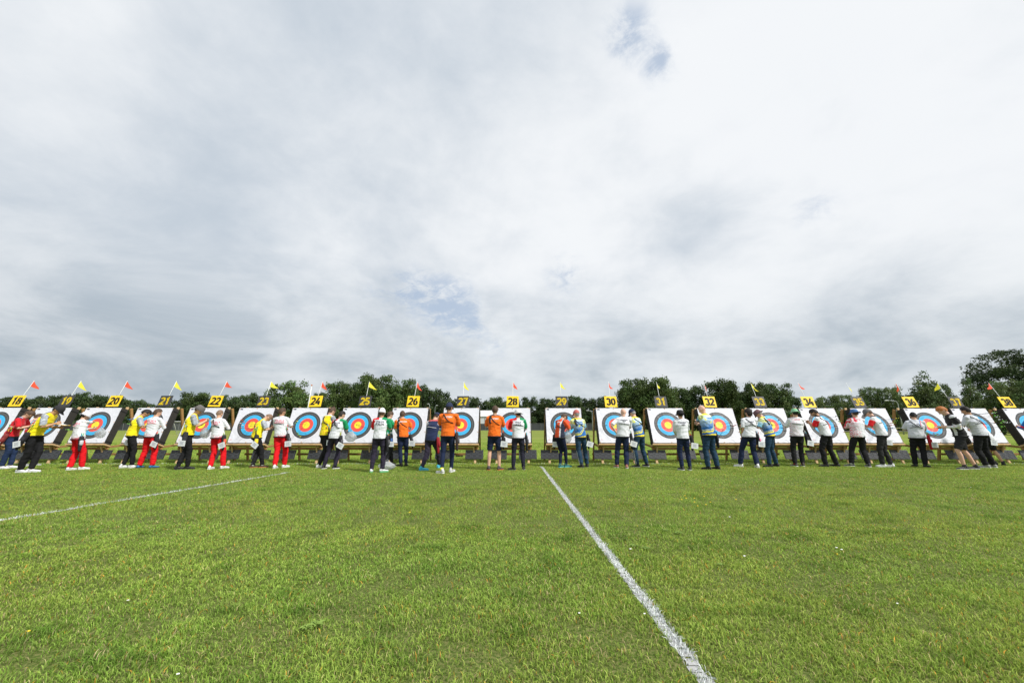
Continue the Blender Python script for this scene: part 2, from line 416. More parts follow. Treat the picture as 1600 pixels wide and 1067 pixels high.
def crown_mesh(seed, nblob, nleaf, lsize, airy=0.0, kind='oak', shape='round'):
    """unit crown: width 1 (x,y in -.5...5), height 1 (z 0..1)"""
    r = np.random.RandomState(seed); C = []; Rr = []
    while len(C) < nblob:
        p = r.uniform(-1, 1, 3); z = (p[2]+1)/2
        if shape == 'round': w = 0.5*math.sqrt(max(0, 1-(2*abs(z-0.45)/1.12)**2.4))
        elif shape == 'cone': w = 0.5*(1-z)**0.65*(1 if z > .12 else .8)
        else: w = 0.5*(1-0.25*z)*(1 if z < .82 else .7)
        w *= 0.86+0.22*math.sin(seed+3*math.atan2(p[1], p[0])+5*z)
        q = np.array([p[0]*0.5, p[1]*0.5, z]); rad = math.hypot(q[0], q[1])
        if rad > w-0.04 or rad < w*0.35 and r.rand() < 0.6: continue
        s = r.uniform(0.07, 0.14)*(1-0.35*airy)
        if z > 0.95-s*.5: continue
        C.append(q); Rr.append(s)
    C = np.array(C); Rr = np.array(Rr)
    bi = r.choice(len(C), nleaf, p=Rr**2/np.sum(Rr**2))
    dirs = r.normal(size=(nleaf, 3)); dirs /= np.linalg.norm(dirs, axis=1)[:, None]
    dirs[:, 2] = np.where((dirs[:, 2] < -0.3) & (r.rand(nleaf) < .6), -dirs[:, 2], dirs[:, 2])
    rr = Rr[bi]*(1.05-np.abs(r.normal(0, 0.30, nleaf)))
    wob = 1+0.35*np.sin(dirs[:, 0]*7+bi)*np.sin(dirs[:, 1]*6+bi*2)
    P = C[bi]+dirs*(rr*wob)[:, None]*np.array([1, 1, 0.8])
    N = dirs+r.normal(0, 0.75, (nleaf, 3)); N /= np.linalg.norm(N, axis=1)[:, None]
    T = np.cross(N, r.normal(size=(nleaf, 3))); T /= np.linalg.norm(T, axis=1)[:, None]; B = np.cross(N, T)
    s = (lsize*r.uniform(0.5, 1.3, nleaf))[:, None]
    V = np.stack([P-T*s, P-B*s*.6, P+T*s, P+B*s*.6], 1).reshape(-1, 3)
    blobtone = r.uniform(0.72, 1.28, len(C))
    hue = r.uniform(0, 1, len(C))
    col = np.ones((nleaf, 3))*(blobtone[bi]*r.uniform(0.75, 1.25, nleaf))[:, None]
    col[:, 0] *= 0.9+0.3*hue[bi]
    L = np.arange(nleaf*4); S = np.arange(nleaf)*4
    me = np_mesh('crown', V, L, S, np.repeat(col, 4, axis=0)); me.materials.append(LEAF[kind])
    return me
def trunk_mesh(seed, wide=1.0):
    rr = random.Random(seed); bm = bmesh.new()
    tube(bm, [(0, 0, -.02), (0.01, 0, .08), (-.01, .005, .25), (.01, 0, .5), (0, 0.01, .8)], [.045*wide, .03*wide, .024*wide, .015, .004], n=8)
    for k in range(9):
        z0 = rr.uniform(.15, .6); a = rr.uniform(0, 6.28); L = rr.uniform(.2, .42)*(1.1-z0*.6)
        d = Vector((math.cos(a), math.sin(a), rr.uniform(.4, 1.0))).normalized()
        p = Vector((0, 0, z0)); q = p+d*L*.5+Vector((0, 0, .02)); e = p+d*L+Vector((0, 0, .05))
        tube(bm, [p, q, e], [.012*wide, .008, .002], n=5)
    me = bpy.data.meshes.new('trunk'); bm.to_mesh(me); bm.free(); me.materials.append(BARK); return me
CROWN = {
 'oak': [crown_mesh(s, 170, 17000, 0.021, 0, 'oak', 'round') for s in (1, 2, 3, 4)],
 'dark': [crown_mesh(s, 150, 15000, 0.023, 0, 'dark', 'flat') for s in (5, 6, 7, 8)],
 'willow': [crown_mesh(s, 190, 17000, 0.017, 0.5, 'willow', 'round') for s in (9, 10)]+[crown_mesh(12, 190, 17000, 0.017, 0.5, 'willow', 'cone')],
 'big': [crown_mesh(14, 120, 26000, 0.0125, 0.45, 'dark', 'round')],
}
TRUNK = [trunk_mesh(s) for s in (1, 2, 3)]
def tree(name, xpx, ytop, wpx, D, kind, label, group=None, low=0.06, v=None):
    top = at(xpx, ytop, D); h = top.z+0.3; w = wpx*D/FPX
    root = empty(name, (top.x, D, 0), rng.uniform(0, 6.28) if kind != 'big' else 0.4)
    tag(root, label, 'tree', group)
    ms = CROWN[kind]; me = ms[rng.randrange(len(ms))] if v is None else ms[v]
    c = link('crown', me, root); c.location = (0, 0, h*low); c.scale = (w*1.06, w*1.06, h*(1-low)*1.04); c.rotation_euler = (0, 0, rng.uniform(0, 6.28))
    t = link('trunk', TRUNK[rng.randrange(3)], root); t.scale = (h*.55, h*.55, h*.95)
    return root
ONES = ['', 'one', 'two', 'three', 'four', 'five', 'six', 'seven', 'eight', 'nine']
def words(k):
    if k == 18: return 'eighteen'
    if k == 19: return 'nineteen'
    return ('twenty' if k < 30 else 'thirty')+('-'+ONES[k % 10] if k % 10 else '')
def where(x):
    k = 28+(x-801)/77.1; a = int(math.floor(k)); f = k-a
    if k < 18: return ('at the very left edge of the photo' if x < 0 else 'just left of number board eighteen')
    if k > 38: return 'right of number board thirty-eight'
    if f < .17: return 'right behind number board %s' % words(a)
    if f > .83: return 'right behind number board %s' % words(a+1)
    if f < .4: return 'just right of number board %s' % words(a)
    if f > .6: return 'just left of number board %s' % words(a+1)
    return 'midway between number boards %s and %s' % (words(a), words(a+1))
TR = [ # x, ytop, width px, distance, kind
 (-12, 621, 52, 128, 'dark'), (22, 620, 44, 126, 'dark'), (60, 621, 46, 130, 'dark'), (92, 617, 40, 128, 'dark'), (126, 614.5, 44, 127, 'dark'),
 (158, 617, 36, 129, 'dark'), (190, 620, 40, 130, 'dark'), (222, 627, 40, 128, 'dark'), (258, 632, 36, 132, 'dark'), (284, 624, 34, 130, 'dark'),
 (310, 614, 44, 126, 'oak'), (345, 619, 40, 128, 'dark'), (372, 620, 36, 130, 'dark'), (397, 616, 42, 127, 'dark'), (424, 616, 30, 133, 'dark'),
 (458, 596, 60, 118, 'oak'), (500, 613, 32, 126, 'dark'), (531, 598, 48, 120, 'oak'), (561, 597, 34, 126, 'dark'), (586, 586.5, 62, 116, 'oak'),
 (614, 603, 40, 124, 'oak'), (634, 595, 50, 120, 'oak'), (662, 604, 44, 124, 'dark'), (688, 610, 40, 125, 'dark'), (712, 625, 34, 132, 'dark'),
 (744, 622, 40, 132, 'dark'), (776, 620, 40, 131, 'dark'), (802, 623, 34, 134, 'dark'), (826, 622, 36, 130, 'dark'), (852, 622, 38, 131, 'dark'),
 (878, 624, 34, 133, 'dark'), (896, 618, 36, 129, 'dark'), (916, 624, 32, 132, 'dark'), (938, 621, 38, 131, 'dark'),
 (984, 595, 50, 112, 'oak'), (1021, 591, 68, 108, 'oak'), (1054, 606, 44, 116, 'oak'), (1084, 605, 48, 114, 'dark'), (1126, 594.5, 56, 110, 'oak'),
 (1152, 611, 30, 118, 'dark'), (1178, 597.5, 50, 112, 'oak'), (1210, 601, 50, 114, 'oak'), (1234, 618, 28, 118, 'dark'),
 (1290, 619, 44, 88, 'willow'), (1320, 618, 40, 90, 'willow'), (1361, 606, 38, 84, 'willow'), (1388, 605, 42, 82, 'willow'), (1435, 580, 72, 70, 'willow'),
 (1470, 601, 36, 74, 'willow'), (1511, 591, 42, 66, 'willow'), (1548, 596, 66, 60, 'willow'), (1590, 592, 70, 58, 'willow')]
for i, (x, yt, w, D, k) in enumerate(TR):
    nm = {'oak': 'oak_tree', 'dark': 'broadleaf_tree', 'willow': 'willow_tree'}[k]
    lab = {'oak': 'tall full crowned green tree ', 'dark': 'dark low tree in the far tree line ', 'willow': 'pale green loose crowned tree '}[k]+where(x)
    tree(nm, x, yt, w, D, k, lab, 'trees behind the field', v=(2 if x in (1435,) else None) if k == 'willow' else None)
tree('oak_tree', 1578, 546, 135, 74, 'big', 'tallest dark tree with spreading airy branches at the right edge', 'trees behind the field', low=0.3, v=0)
# undergrowth that closes the foot of the tree line
def undergrowth():
    n = 52000; X = npr.uniform(-215, 215, n); kD = 136+8*vnoise(X, 0*X, 0.05, 3)
    right = X > 62
    Y = kD+npr.normal(0, 1.2, n); Y = np.where(right, 98+npr.normal(0, 1.2, n)-0.12*(X-62), Y)
    Ht = np.where(right, 3.6, 5.0)+2.2*vnoise(X, 0*X, 0.22, 5)
    Z = npr.uniform(0, 1, n)**0.8*Ht
    P = np.stack([X, Y, Z], 1)
    N = npr.normal(size=(n, 3)); N[:, 1] -= 0.7; N /= np.linalg.norm(N, axis=1)[:, None]
    T = np.cross(N, npr.normal(size=(n, 3))); T /= np.linalg.norm(T, axis=1)[:, None]; B = np.cross(N, T)
    s = npr.uniform(0.28, 0.6, n)[:, None]
    V = np.stack([P-T*s, P-B*s*.7, P+T*s, P+B*s*.7], 1).reshape(-1, 3)
    col = np.ones((n, 3))*(npr.uniform(0.6, 1.25, n)*(0.75+.5*vnoise(X, Z, 0.4, 7)))[:, None]
    me = np_mesh('undergrowth', V, np.arange(n*4), np.arange(n)*4, np.repeat(col, 4, axis=0))
    tag(link('undergrowth', me, None, LEAF['dark']), 'dark undergrowth at the foot of the far tree line', 'shrubs', kind='stuff')
undergrowth()

# ------------------------------------------------------------------ far fences, marquee, lamps
WHITE = mat('white_paint', (0.72, 0.73, 0.72), rough=.5, noise=.06)
GREYM = mat('galvanised', (0.35, 0.37, 0.38), rough=.45, metal=.5, noise=.1)
def fence_far():
    D = 114.0; x0 = at(90, 670, D).x; x1 = at(1005, 670, D).x
    root = empty('screened_fence', (x0, D, 0)); tag(root, 'long dark mesh screened fence with pale posts at the far edge of the field', 'fence')
    bm = bmesh.new(); box(bm, (0, 0.05, 0.12), (x1-x0, 0.08, 1.92))
    bm_obj('mesh_screen', bm, mat('screen_cloth', (0.05, 0.055, 0.058), rough=.9, noise=.5, nscale=.6, stretch=(1, 1, .2)), root)
    bm = bmesh.new(); n = int((x1-x0)/2.6)
    for i in range(n+1):
        x = (x1-x0)*i/n; box(bm, (x-.035, -.03, 0), (x+.035, .04, 2.05))
    for z in (.1, 1.97): box(bm, (0, -.02, z), (x1-x0, .03, z+.05))
    o = bm_obj('post_row', bm, mat('fence_post', (0.2, 0.21, 0.21), rough=.6), root); o['kind'] = 'stuff'
fence_far()
def rail_fence(x0p, x1p, D, h, label, c):
    a = at(x0p, 670, D).x; b = at(x1p, 670, D).x
    root = empty('rail_fence', (a, D, 0)); tag(root, label, 'fence')
    bm = bmesh.new()
    for z in (h*.5, h): box(bm, (0, -.03, z-.06), (b-a, .03, z+.03))
    bm_obj('rails', bm, c, root)
    for i in range(int((b-a)/3)+1):
        bm = bmesh.new(); box(bm, (i*3-.06, -.1, 0), (i*3+.06, -.031, h+.08), .01); bm_obj('post', bm, c, root)
rail_fence(1130, 1640, 66, 1.0, 'low grey wooden rail fence in front of the trees at the right', mat('old_wood', (0.23, 0.22, 0.19), rough=.9, noise=.3))
def goal():
    p = at(262, 680, 60); root = empty('football_goal', (p.x, 60, 0)); tag(root, 'small white football goal behind the gap right of target 21', 'goal')
    bm = bmesh.new(); tube(bm, [(0, 0, 0), (0, 0, 1.9)], [.06, .06]); bm_obj('upright', bm, WHITE, root, True)
    bm = bmesh.new(); tube(bm, [(7, 0, 0), (7, 0, 1.9)], [.06, .06]); bm_obj('upright', bm, WHITE, root, True)
    bm = bmesh.new(); tube(bm, [(-.03, 0, 1.92), (7.03, 0, 1.92)], [.06, .06]); bm_obj('crossbar', bm, WHITE, root, True)
    for x in (0.0, 7.0):
        bm = bmesh.new(); tube(bm, [(x, .05, 1.85), (x, .8, 1.6), (x, 1.6, .05)], [.035, .035, .035]); bm_obj('rear_stay', bm, WHITE, root, True)
    bm = bmesh.new(); tube(bm, [(0, 1.6, .05), (7, 1.6, .05)], [.03, .03]); bm_obj('ground_bar', bm, WHITE, root, True)
    bm = bmesh.new()
    for i in range(36):
        x = i*.2; beam(bm, (x, .1, 1.85), (x, 1.6, .08), .012, .012, bev=0)
    for j in range(8):
        f = j/8; beam(bm, (0, .1+1.5*f, 1.85-1.77*f), (7, .1+1.5*f, 1.85-1.77*f), .012, .012, up=(0, 1, 0), bev=0)
    bm_obj('net', bm, mat('net_cord', (0.3, 0.32, 0.32), noise=.1), root)
goal()
def marquee():
    D = 124.0; a = at(668, 660, D).x; b = at(781, 660, D).x; w = b-a; top = at(720, 640.3, D).z; eave = at(720, 650.5, D).z
    root = empty('marquee', (a, D, 0)); tag(root, 'long white marquee behind the far fence between targets 26 and 28', 'tent')
    bm = bmesh.new(); box(bm, (0, 0, 0), (w, 8, eave), .05)
    bm_obj('wall', bm, mat('marquee_wall', (0.55, 0.58, 0.60), rough=.6, noise=.12, nscale=1.2, stretch=(1, 1, .15)), root)
    bm = bmesh.new()
    V = [(-.3, -.3, eave), (w+.3, -.3, eave), (w+.3, 4, top), (-.3, 4, top), (-.3, 8.3, eave), (w+.3, 8.3, eave)]
    vs = [bm.verts.new(v) for v in V]
    for f in ((0, 1, 2, 3), (3, 2, 5, 4), (0, 3, 4), (1, 5, 2), (0, 4, 5, 1)): bm.faces.new([vs[i] for i in f])
    bm_obj('roof', bm, mat('marquee_roof', (0.56, 0.57, 0.57), rough=.5, noise=.06), root)
    for i in range(6):
        bm = bmesh.new(); x = w*(i+.02)/5.05; box(bm, (x-.07, -.12, 0), (x+.07, -.02, eave-.02)); bm_obj('pole', bm, GREYM, root)
marquee()
def street_lamp(xp, yt, D, side, label, arm=1.4):
    p = at(xp, yt, D); h = p.z; root = empty('street_lamp', (p.x, D, 0)); tag(root, label, 'street lamp', 'lamps at the edge of the field')
    bm = bmesh.new(); pts = [(0, 0, 0), (0, 0, h*.5), (0, 0, h-.5), (side*.15, 0, h-.15), (side*.5, 0, h), (side*arm, 0, h+.05)]
    tube(bm, pts, [.09, .07, .055, .05, .045, .04], n=8, ref=(0, 1, 0)); bm_obj('post', bm, GREYM, root, True)
    bm = bmesh.new(); ell(bm, (side*(arm+.25), 0, h+.03), (Vector((.35, 0, 0)), Vector((0, .16, 0)), Vector((0, 0, .09))), 2)
    bm_obj('lamp_head', bm, mat('lamp_shell', (0.5, 0.52, 0.53), rough=.4), root, True)
street_lamp(925, 641.5, 100, -1, 'thin grey street lamp standing behind the archers between targets 29 and 30', .9)
street_lamp(671.5, 631, 112, -1, 'small lamp mast in front of the trees just right of target 26', .2)
street_lamp(680, 633.5, 112, 1, 'second small lamp mast left of target 27', .2)
street_lamp(1402, 626, 62, -1, 'curved street lamp between targets 35 and 36', 1.4)
def flagpole():
    p = at(487, 603, 60); root = empty('flagpole', (p.x, 60, 0)); tag(root, 'bare white flagpole with an orange tip left of number board 24', 'flagpole')
    bm = bmesh.new(); tube(bm, [(-.5, 0, 0), (-.2, 0, p.z*.6), (0, 0, p.z)], [.09, .08, .06], n=8); bm_obj('pole', bm, WHITE, root, True)
    bm = bmesh.new(); ell(bm, (0, 0, p.z+.1), (Vector((.12, 0, 0)), Vector((0, .12, 0)), Vector((0, 0, .12))), 2); bm_obj('finial', bm, mat('orange_paint', (0.5, .15, .05)), root, True)
    bm = bmesh.new(); tube(bm, [(.05, 0, p.z-.15), (.9, 0, p.z-.25), (1.9, 0, p.z-.32)], [.012]*3, n=5); bm_obj('rope', bm, WHITE, root, True)
flagpole()

# ------------------------------------------------------------------ targets
def wood_mat(name, c1, c2):
    m = bpy.data.materials.new(name); m.use_nodes = True; t = NT(m.node_tree); b = t.n['Principled BSDF']
    co = t.node('ShaderNodeTexCoord').outputs['Object']
    mp = t.node('ShaderNodeMapping', {'Vector': co}); mp.inputs['Scale'].default_value = (6, 6, 60)
    n = t.noise(mp.outputs[0], 1.5, 5, 0.6, 1.0); n2 = t.noise(co, 2.5, 3)
    g = t.mix(t.ramp(n, 0.3, 0.7), c4(c1), c4(c2)); g = t.mix(t.math('MULTIPLY', n2, 0.35), g, c4((c1[0]*.6, c1[1]*.6, c1[2]*.6)))
    t.put(b.inputs['Base Color'], g); b.inputs['Roughness'].default_value = .75; b.inputs['Specular IOR Level'].default_value = .15
    return m
W_PALE = wood_mat('pale_timber', (0.50, 0.33, 0.17), (0.66, 0.47, 0.27))
W_BROWN = wood_mat('stained_timber', (0.30, 0.16, 0.06), (0.42, 0.25, 0.10))
def foam_mat():
    m = bpy.data.materials.new('layered_foam'); m.use_nodes = True; t = NT(m.node_tree); b = t.n['Principled BSDF']
    co = t.node('ShaderNodeTexCoord').outputs['Object']; sp = t.node('ShaderNodeSeparateXYZ', {0: co})
    st = t.math('SINE', t.math('MULTIPLY', sp.outputs[1], 160)); n = t.noise(co, 14, 5, .65)
    k = t.math('ADD', t.math('MULTIPLY', st, .08), t.math('MULTIPLY', n, .5))
    t.put(b.inputs['Base Color'], t.mix(k, (0.028, 0.026, 0.024, 1), (0.080, 0.073, 0.066, 1)))
    b.inputs['Roughness'].default_value = .9; b.inputs['Specular IOR Level'].default_value = .15
    return m
FOAM = foam_mat()
STRAP = mat('strap_black', (0.012, 0.012, 0.014), rough=.6, noise=.1)
def face_mat():
    m = bpy.data.materials.new('printed_target_paper'); m.use_nodes = True; t = NT(m.node_tree); b = t.n['Principled BSDF']
    co = t.node('ShaderNodeTexCoord').outputs['Object']; sp = t.node('ShaderNodeSeparateXYZ', {0: co}); x, y, z = sp.outputs
    r = t.math('SQRT', t.math('ADD', t.math('MULTIPLY', x, x), t.math('MULTIPLY', y, y)))
    n = t.noise(co, 5, 4, .6)
    c = (0.66, 0.67, 0.725, 1)
    def step(edge, col, c):
        return t.mix(t.math('LESS_THAN', r, edge), c, col)
    c = step(.490, (0.048, 0.049, 0.050, 1), c); c = step(.366, (0.045, 0.42, 0.74, 1), c)
    c = step(.244, (0.74, 0.085, 0.06, 1), c); c = step(.122, (0.86, 0.70, 0.03, 1), c)
    for rr, cc in ((.427, (.30, .30, .30, 1)), (.305, (.02, .18, .35, 1)), (.183, (.35, .03, .02, 1)), (.061, (.4, .3, .02, 1)), (.030, (.4, .3, .02, 1)), (.549, (.55, .55, .56, 1)), (.61, (.62, .62, .63, 1))):
        ln = t.math('LESS_THAN', t.math('ABSOLUTE', t.math('SUBTRACT', r, rr)), .0022); c = t.mix(ln, c, cc)
    # arrow holes: small dark specks in the middle of the face
    vor = t.node('ShaderNodeTexVoronoi', {'Vector': co, 'Scale': 26.0}); hol = t.math('LESS_THAN', vor.outputs['Distance'], .10)
    oi = t.node('ShaderNodeObjectInfo').outputs['Random']
    sel = t.math('GREATER_THAN', t.noise(t.vmath('ADD', co, t.node('ShaderNodeCombineXYZ', {0: t.math('MULTIPLY', oi, 40), 1: 0.0, 2: 0.0}).outputs[0]), 9, 1, .5), .60)
    hm = t.math('MULTIPLY', t.math('MULTIPLY', hol, sel), t.math('LESS_THAN', r, .36)); c = t.mix(hm, c, (0.05, 0.045, 0.04, 1))
    # printer's marks: black logo block in the top left corner, pinkish stamp at lower left
    def block(cx, cy, w, h, col, c, thr, sc):
        a = t.math('LESS_THAN', t.math('ABSOLUTE', t.math('SUBTRACT', x, cx)), w); bb = t.math('LESS_THAN', t.math('ABSOLUTE', t.math('SUBTRACT', y, cy)), h)
        nn = t.math('GREATER_THAN', t.noise(co, sc, 2, .5), thr)
        return t.mix(t.math('MULTIPLY', t.math('MULTIPLY', a, bb), nn), c, col)
    c = block(-.55, .585, .045, .028, (.03, .03, .05, 1), c, .42, 60); c = block(-.56, -.53, .025, .025, (.6, .12, .14, 1), c, .5, 90)
    k = t.math('ADD', t.math('MULTIPLY', n, .12), .92)
    c = t.mix(1.0, c, t.node('ShaderNodeCombineXYZ', {0: k, 1: k, 2: k}).outputs[0], 'MULTIPLY')
    t.put(b.inputs['Base Color'], c); b.inputs['Roughness'].default_value = .38; b.inputs['Specular IOR Level'].default_value = .45
    wr = t.noise(co, 4.5, 3, .5, 1.2)
    bp = t.node('ShaderNodeBump', {'Height': wr, 'Strength': .55, 'Distance': .03}); t.put(b.inputs['Normal'], bp.outputs[0])
    return m
FACE = face_mat()
PIN = mat('pin_orange', (0.75, 0.36, 0.05), rough=.5)
YEL = mat('board_yellow', (0.86, 0.58, 0.02), rough=.45, noise=.05); BLK = mat('board_black', (0.042, 0.042, 0.045), rough=.45, noise=.1)
NUMB = mat('numeral_black', (0.035, 0.035, 0.037), rough=.5, noise=.05); NUMY = mat('numeral_yellow', (0.95, 0.74, 0.03), rough=.5, noise=.05)
FLR = mat('pennant_orange', (0.80, 0.10, 0.045), rough=.7, noise=.06, trans=.35); FLY = mat('pennant_yellow', (0.80, 0.74, 0.06), rough=.7, noise=.06, trans=.35)
def text_mesh(s, size, offset=0.0, extrude=0.0, slant=0.0):
    cu = bpy.data.curves.new('txt', 'FONT'); cu.body = s; cu.size = size; cu.align_x = 'CENTER'; cu.align_y = 'CENTER'
    cu.offset = offset; cu.extrude = extrude; cu.shear = slant; cu.resolution_u = 3
    o = bpy.data.objects.new('txt', cu); COL.objects.link(o)
    dg = bpy.context.evaluated_depsgraph_get(); me = bpy.data.meshes.new_from_object(o.evaluated_get(dg))
    bpy.data.objects.remove(o); bpy.data.curves.remove(cu)
    return me

def arc(cx, cy, rx, ry, a0, a1, n=12): return [(cx+rx*math.cos(R(a0+(a1-a0)*i/n)), cy+ry*math.sin(R(a0+(a1-a0)*i/n))) for i in range(n+1)]
DIG = {'0': [arc(0, 0, .058, .118, 96, 264, 16), arc(0, 0, .058, .118, 84, -84, 16)],
 '1': [[(-.045, .075), (.012, .118), (.012, -.14)]],
 '2': [arc(0, .062, .058, .058, 165, 0)+arc(-.01, .062, .068, .09, -5, -55, 6)+[(-.062, -.118), (.075, -.118)]],
 '3': [arc(0, .058, .054, .060, 160, -70), arc(0, -.060, .060, .062, 75, -160)],
 '4': [[(.018, .14), (-.066, -.055), (.078, -.055)], [(.036, .02), (.036, -.14)]],
 '5': [[(.066, .120), (-.046, .120), (-.054, .012)]+arc(0, -.050, .060, .066, 125, -155, 14)],
 '6': [arc(0, -.050, .058, .068, 100, 440, 20), arc(.085, -.03, .142, .155, 178, 112, 8)],
 '7': [[(-.072, .120), (.062, .120), (-.012, -.14)]],
 '8': [arc(0, .062, .050, .056, 100, 260, 10), arc(0, .062, .050, .056, 80, -80, 10), arc(0, -.060, .060, .062, 100, 260, 10), arc(0, -.060, .060, .062, 80, -80, 10)],
 '9': [arc(0, .050, .058, .068, -80, 260, 20), arc(-.085, .03, .142, .155, -2, -68, 8)]}
def numeral_mesh(sx_):
    bm = bmesh.new(); hw = .031; zi = 0
    for ci, ch in enumerate(sx_):
        ox = (ci-.5)*.178
        for pl in DIG[ch]:
            P_ = [Vector((x+ox, y, 0)) for x, y in pl]; L = []
            for i, p in enumerate(P_):
                d0 = (p-P_[i-1]).normalized() if i > 0 else None; d1 = (P_[i+1]-p).normalized() if i < len(P_)-1 else None
                t_ = ((d0 or d1)+(d1 or d0)).normalized(); nrm = Vector((-t_.y, t_.x, 0)); c_ = max(.45, nrm.dot(Vector((-(d1 or d0).y, (d1 or d0).x, 0))))
                L.append((p+nrm*hw/c_, p-nrm*hw/c_))
            z = Vector((0, 0, zi*.0008)); zi += 1
            va = [(bm.verts.new(a+z), bm.verts.new(b+z)) for a, b in L]
            for i in range(len(va)-1): bm.faces.new((va[i][1], va[i+1][1], va[i+1][0], va[i][0]))
    bmesh.ops.solidify(bm, geom=bm.faces[:], thickness=.0012)
    me = bpy.data.meshes.new('numeral'); bm.to_mesh(me); bm.free(); return me

SIGNX = {18: 28, 19: 105, 20: 180, 21: 259, 22: 338, 23: 413, 24: 494, 25: 571, 26: 646, 27: 723.5, 28: 801, 29: 877.5, 30: 954, 31: 1032, 32: 1108, 33: 1185.5, 34: 1262, 35: 1340, 36: 1421, 37: 1492, 38: 1571}
TX = {}
BETA = {k: R(17.6+(k-18)*0.17) for k in range(17, 40)}
ZD = 14.2
def face_shared():
    nx = 14; V = []; F = []
    for j in range(nx+1):
        for i in range(nx+1):
            x = (i/nx-.5)*1.27; y = (j/nx-.5)*1.27
            e = 1-min(1, 2*min(i, nx-i, j, nx-j)/nx*2.5)
            V.append((x, y, .003+.004*math.sin(x*9+y*4)*math.sin(y*7-x*3)+.006*e*abs(math.sin(i*1.9+j*1.3))*(i in (0, nx) or j in (0, nx))))
    for j in range(nx):
        for i in range(nx): a = j*(nx+1)+i; F.append((a, a+1, a+nx+2, a+nx+1))
    me = bpy.data.meshes.new('target_face'); me.from_pydata(V, [], F); me.materials.append(FACE)
    me.polygons.foreach_set('use_smooth', [True]*len(F)); return me
FACE_ME = face_shared()
def slope_part(name, bm, mt, root, rot, parent=None, smooth=False):
    o = bm_obj(name, bm, mt, parent or root, smooth)
    if parent is None: o.rotation_euler = (rot, 0, 0)
    return o
def make_target(k):
    b = BETA[k]; rot = R(90)-b; sb, cb = math.sin(b), math.cos(b)
    s_mid = 2.26; sg = at(SIGNX[k], 627, ZD+s_mid*sb); X = sg.x; TX[k] = X
    root = empty('archery_target', (X, ZD, 0)); even = k % 2 == 0
    tag(root, 'white paper archery target on a wooden stand under the %s number board %s' % ('yellow' if even else 'black', words(k)), 'archery target', 'archery targets in one long row')
    def P(x, s, n): return Vector((x, s*sb-n*cb, s*cb+n*sb))
    r2 = random.Random(k)
    # foam butt
    bm = bmesh.new(); box(bm, (-.66, .62, .004), (.66, 1.925, .245), .008); fb = slope_part('foam_butt', bm, FOAM, root, rot)
    for s in (.70, 1.80):
        bm = bmesh.new(); box(bm, (-.668, s-.014, -.004), (.668, s+.014, .2495), 0)
        st = bm_obj('strap', bm, STRAP, fb)
    fc = link('target_face', FACE_ME, root); fc.rotation_euler = (rot, 0, 0); fc.location = P(r2.uniform(-.008, .008), 1.275, .2515)
    for (px_, py_) in ((-.61, .61), (0, .615), (.61, .61), (-.61, -.61), (0, -.615), (.61, -.61), (.615, .1), (.615, -.25)):
        bm = bmesh.new(); ell(bm, (px_, py_, .012), (Vector((.014, 0, 0)), Vector((0, .014, 0)), Vector((0, 0, .008))), 1); bm_obj('pin', bm, PIN, fc, True)
    # timber stand
    for sx in (-1, 1):
        bm = bmesh.new(); beam(bm, (sx*.55, -.10, -.03), (sx*.55, 2.04, -.03), .075, .05, up=(0, 0, 1)); slope_part('front_leg', bm, W_PALE, root, rot)
        bm = bmesh.new(); beam(bm, P(sx*.62, 2.0, -.06)+Vector((0, .05, 0)), (sx*.64, 1.22, -.02), .045, .10, up=(0, 1, 0)); bm_obj('rear_leg', bm, W_BROWN, root)
        bm = bmesh.new(); beam(bm, P(sx*.598, .52, .10), (sx*.60, 1.05, .60), .03, .07); bm_obj('side_brace', bm, W_BROWN, root)
        bm = bmesh.new(); beam(bm, P(sx*.50, .36, -.005), P(sx*.50, .56, .16), .04, .05); bm_obj('bracket', bm, W_PALE, root)
    bm = bmesh.new(); box(bm, (-.67, .565, .004), (.67, .616, .262), .004); slope_part('ledge', bm, W_PALE, root, rot)
    bm = bmesh.new(); box(bm, (-.66, .47, .006), (.66, .545, .045), .004); slope_part('cross_beam', bm, W_BROWN, root, rot)
    bm = bmesh.new(); beam(bm, (-.70, 1.08, .24), (.70, 1.08, .24), .04, .075); bm_obj('low_rail', bm, W_BROWN, root)
    # number board with its numeral
    bw, bh = .225, .215; tilt = r2.uniform(-.028, .028)
    bm = bmesh.new(); box(bm, (-bw, -bh, -.007), (bw, bh, .007), .003); nb = bm_obj('number_board', bm, YEL if even else BLK, root)
    nb.rotation_euler = (rot, 0, 0); nb.location = P(0, s_mid, .03); nb.rotation_euler.rotate_axis('Z', tilt)
    nm = link('numeral', numeral_mesh(str(k)), nb, NUMB if even else NUMY); nm.location = (0, 0, .0115)
    # wind flag
    L = .80; fl = bmesh.new(); tube(fl, [(0, -.1, -.05), (0, L/2, -.05), (0.01, L+.06, -.05)], [.0085, .008, .006], n=8)
    fx = {18: .02, 37: -.13, 38: -.02}.get(k, 0.0)
    pole = bm_obj('flag_pole', fl, WHITE, nb, True); pole.location = (fx, 0, 0)
    poleb = R(5); pole.rotation_euler = (poleb*-.6, 0, r2.uniform(-.03, .03))
    dirw = {18: (.95, .3), 19: (.62, .35), 38: (-.95, -.35), 37: (.10, .6), 36: (.52, .66), 35: (.9, .42), 34: (.9, .45), 33: (.9, .3)}.get(k, (.72, .6+r2.uniform(-.25, .25)))
    N = 7; V = []; F = []; W_ = Vector((dirw[0], dirw[1], 0)).normalized()*.30*r2.uniform(.72, 1.12); droop = r2.uniform(.08, .26) if k != 18 else .2
    # world direction -> board local frame
    Mi = (Euler((rot, 0, 0)).to_matrix()).inverted(); Wl = Mi @ W_; dn = Mi @ Vector((0, 0, -1)); top = Vector((0.008, L+.05, -.05)); bot = Vector((0.004, L-.17, -.05))
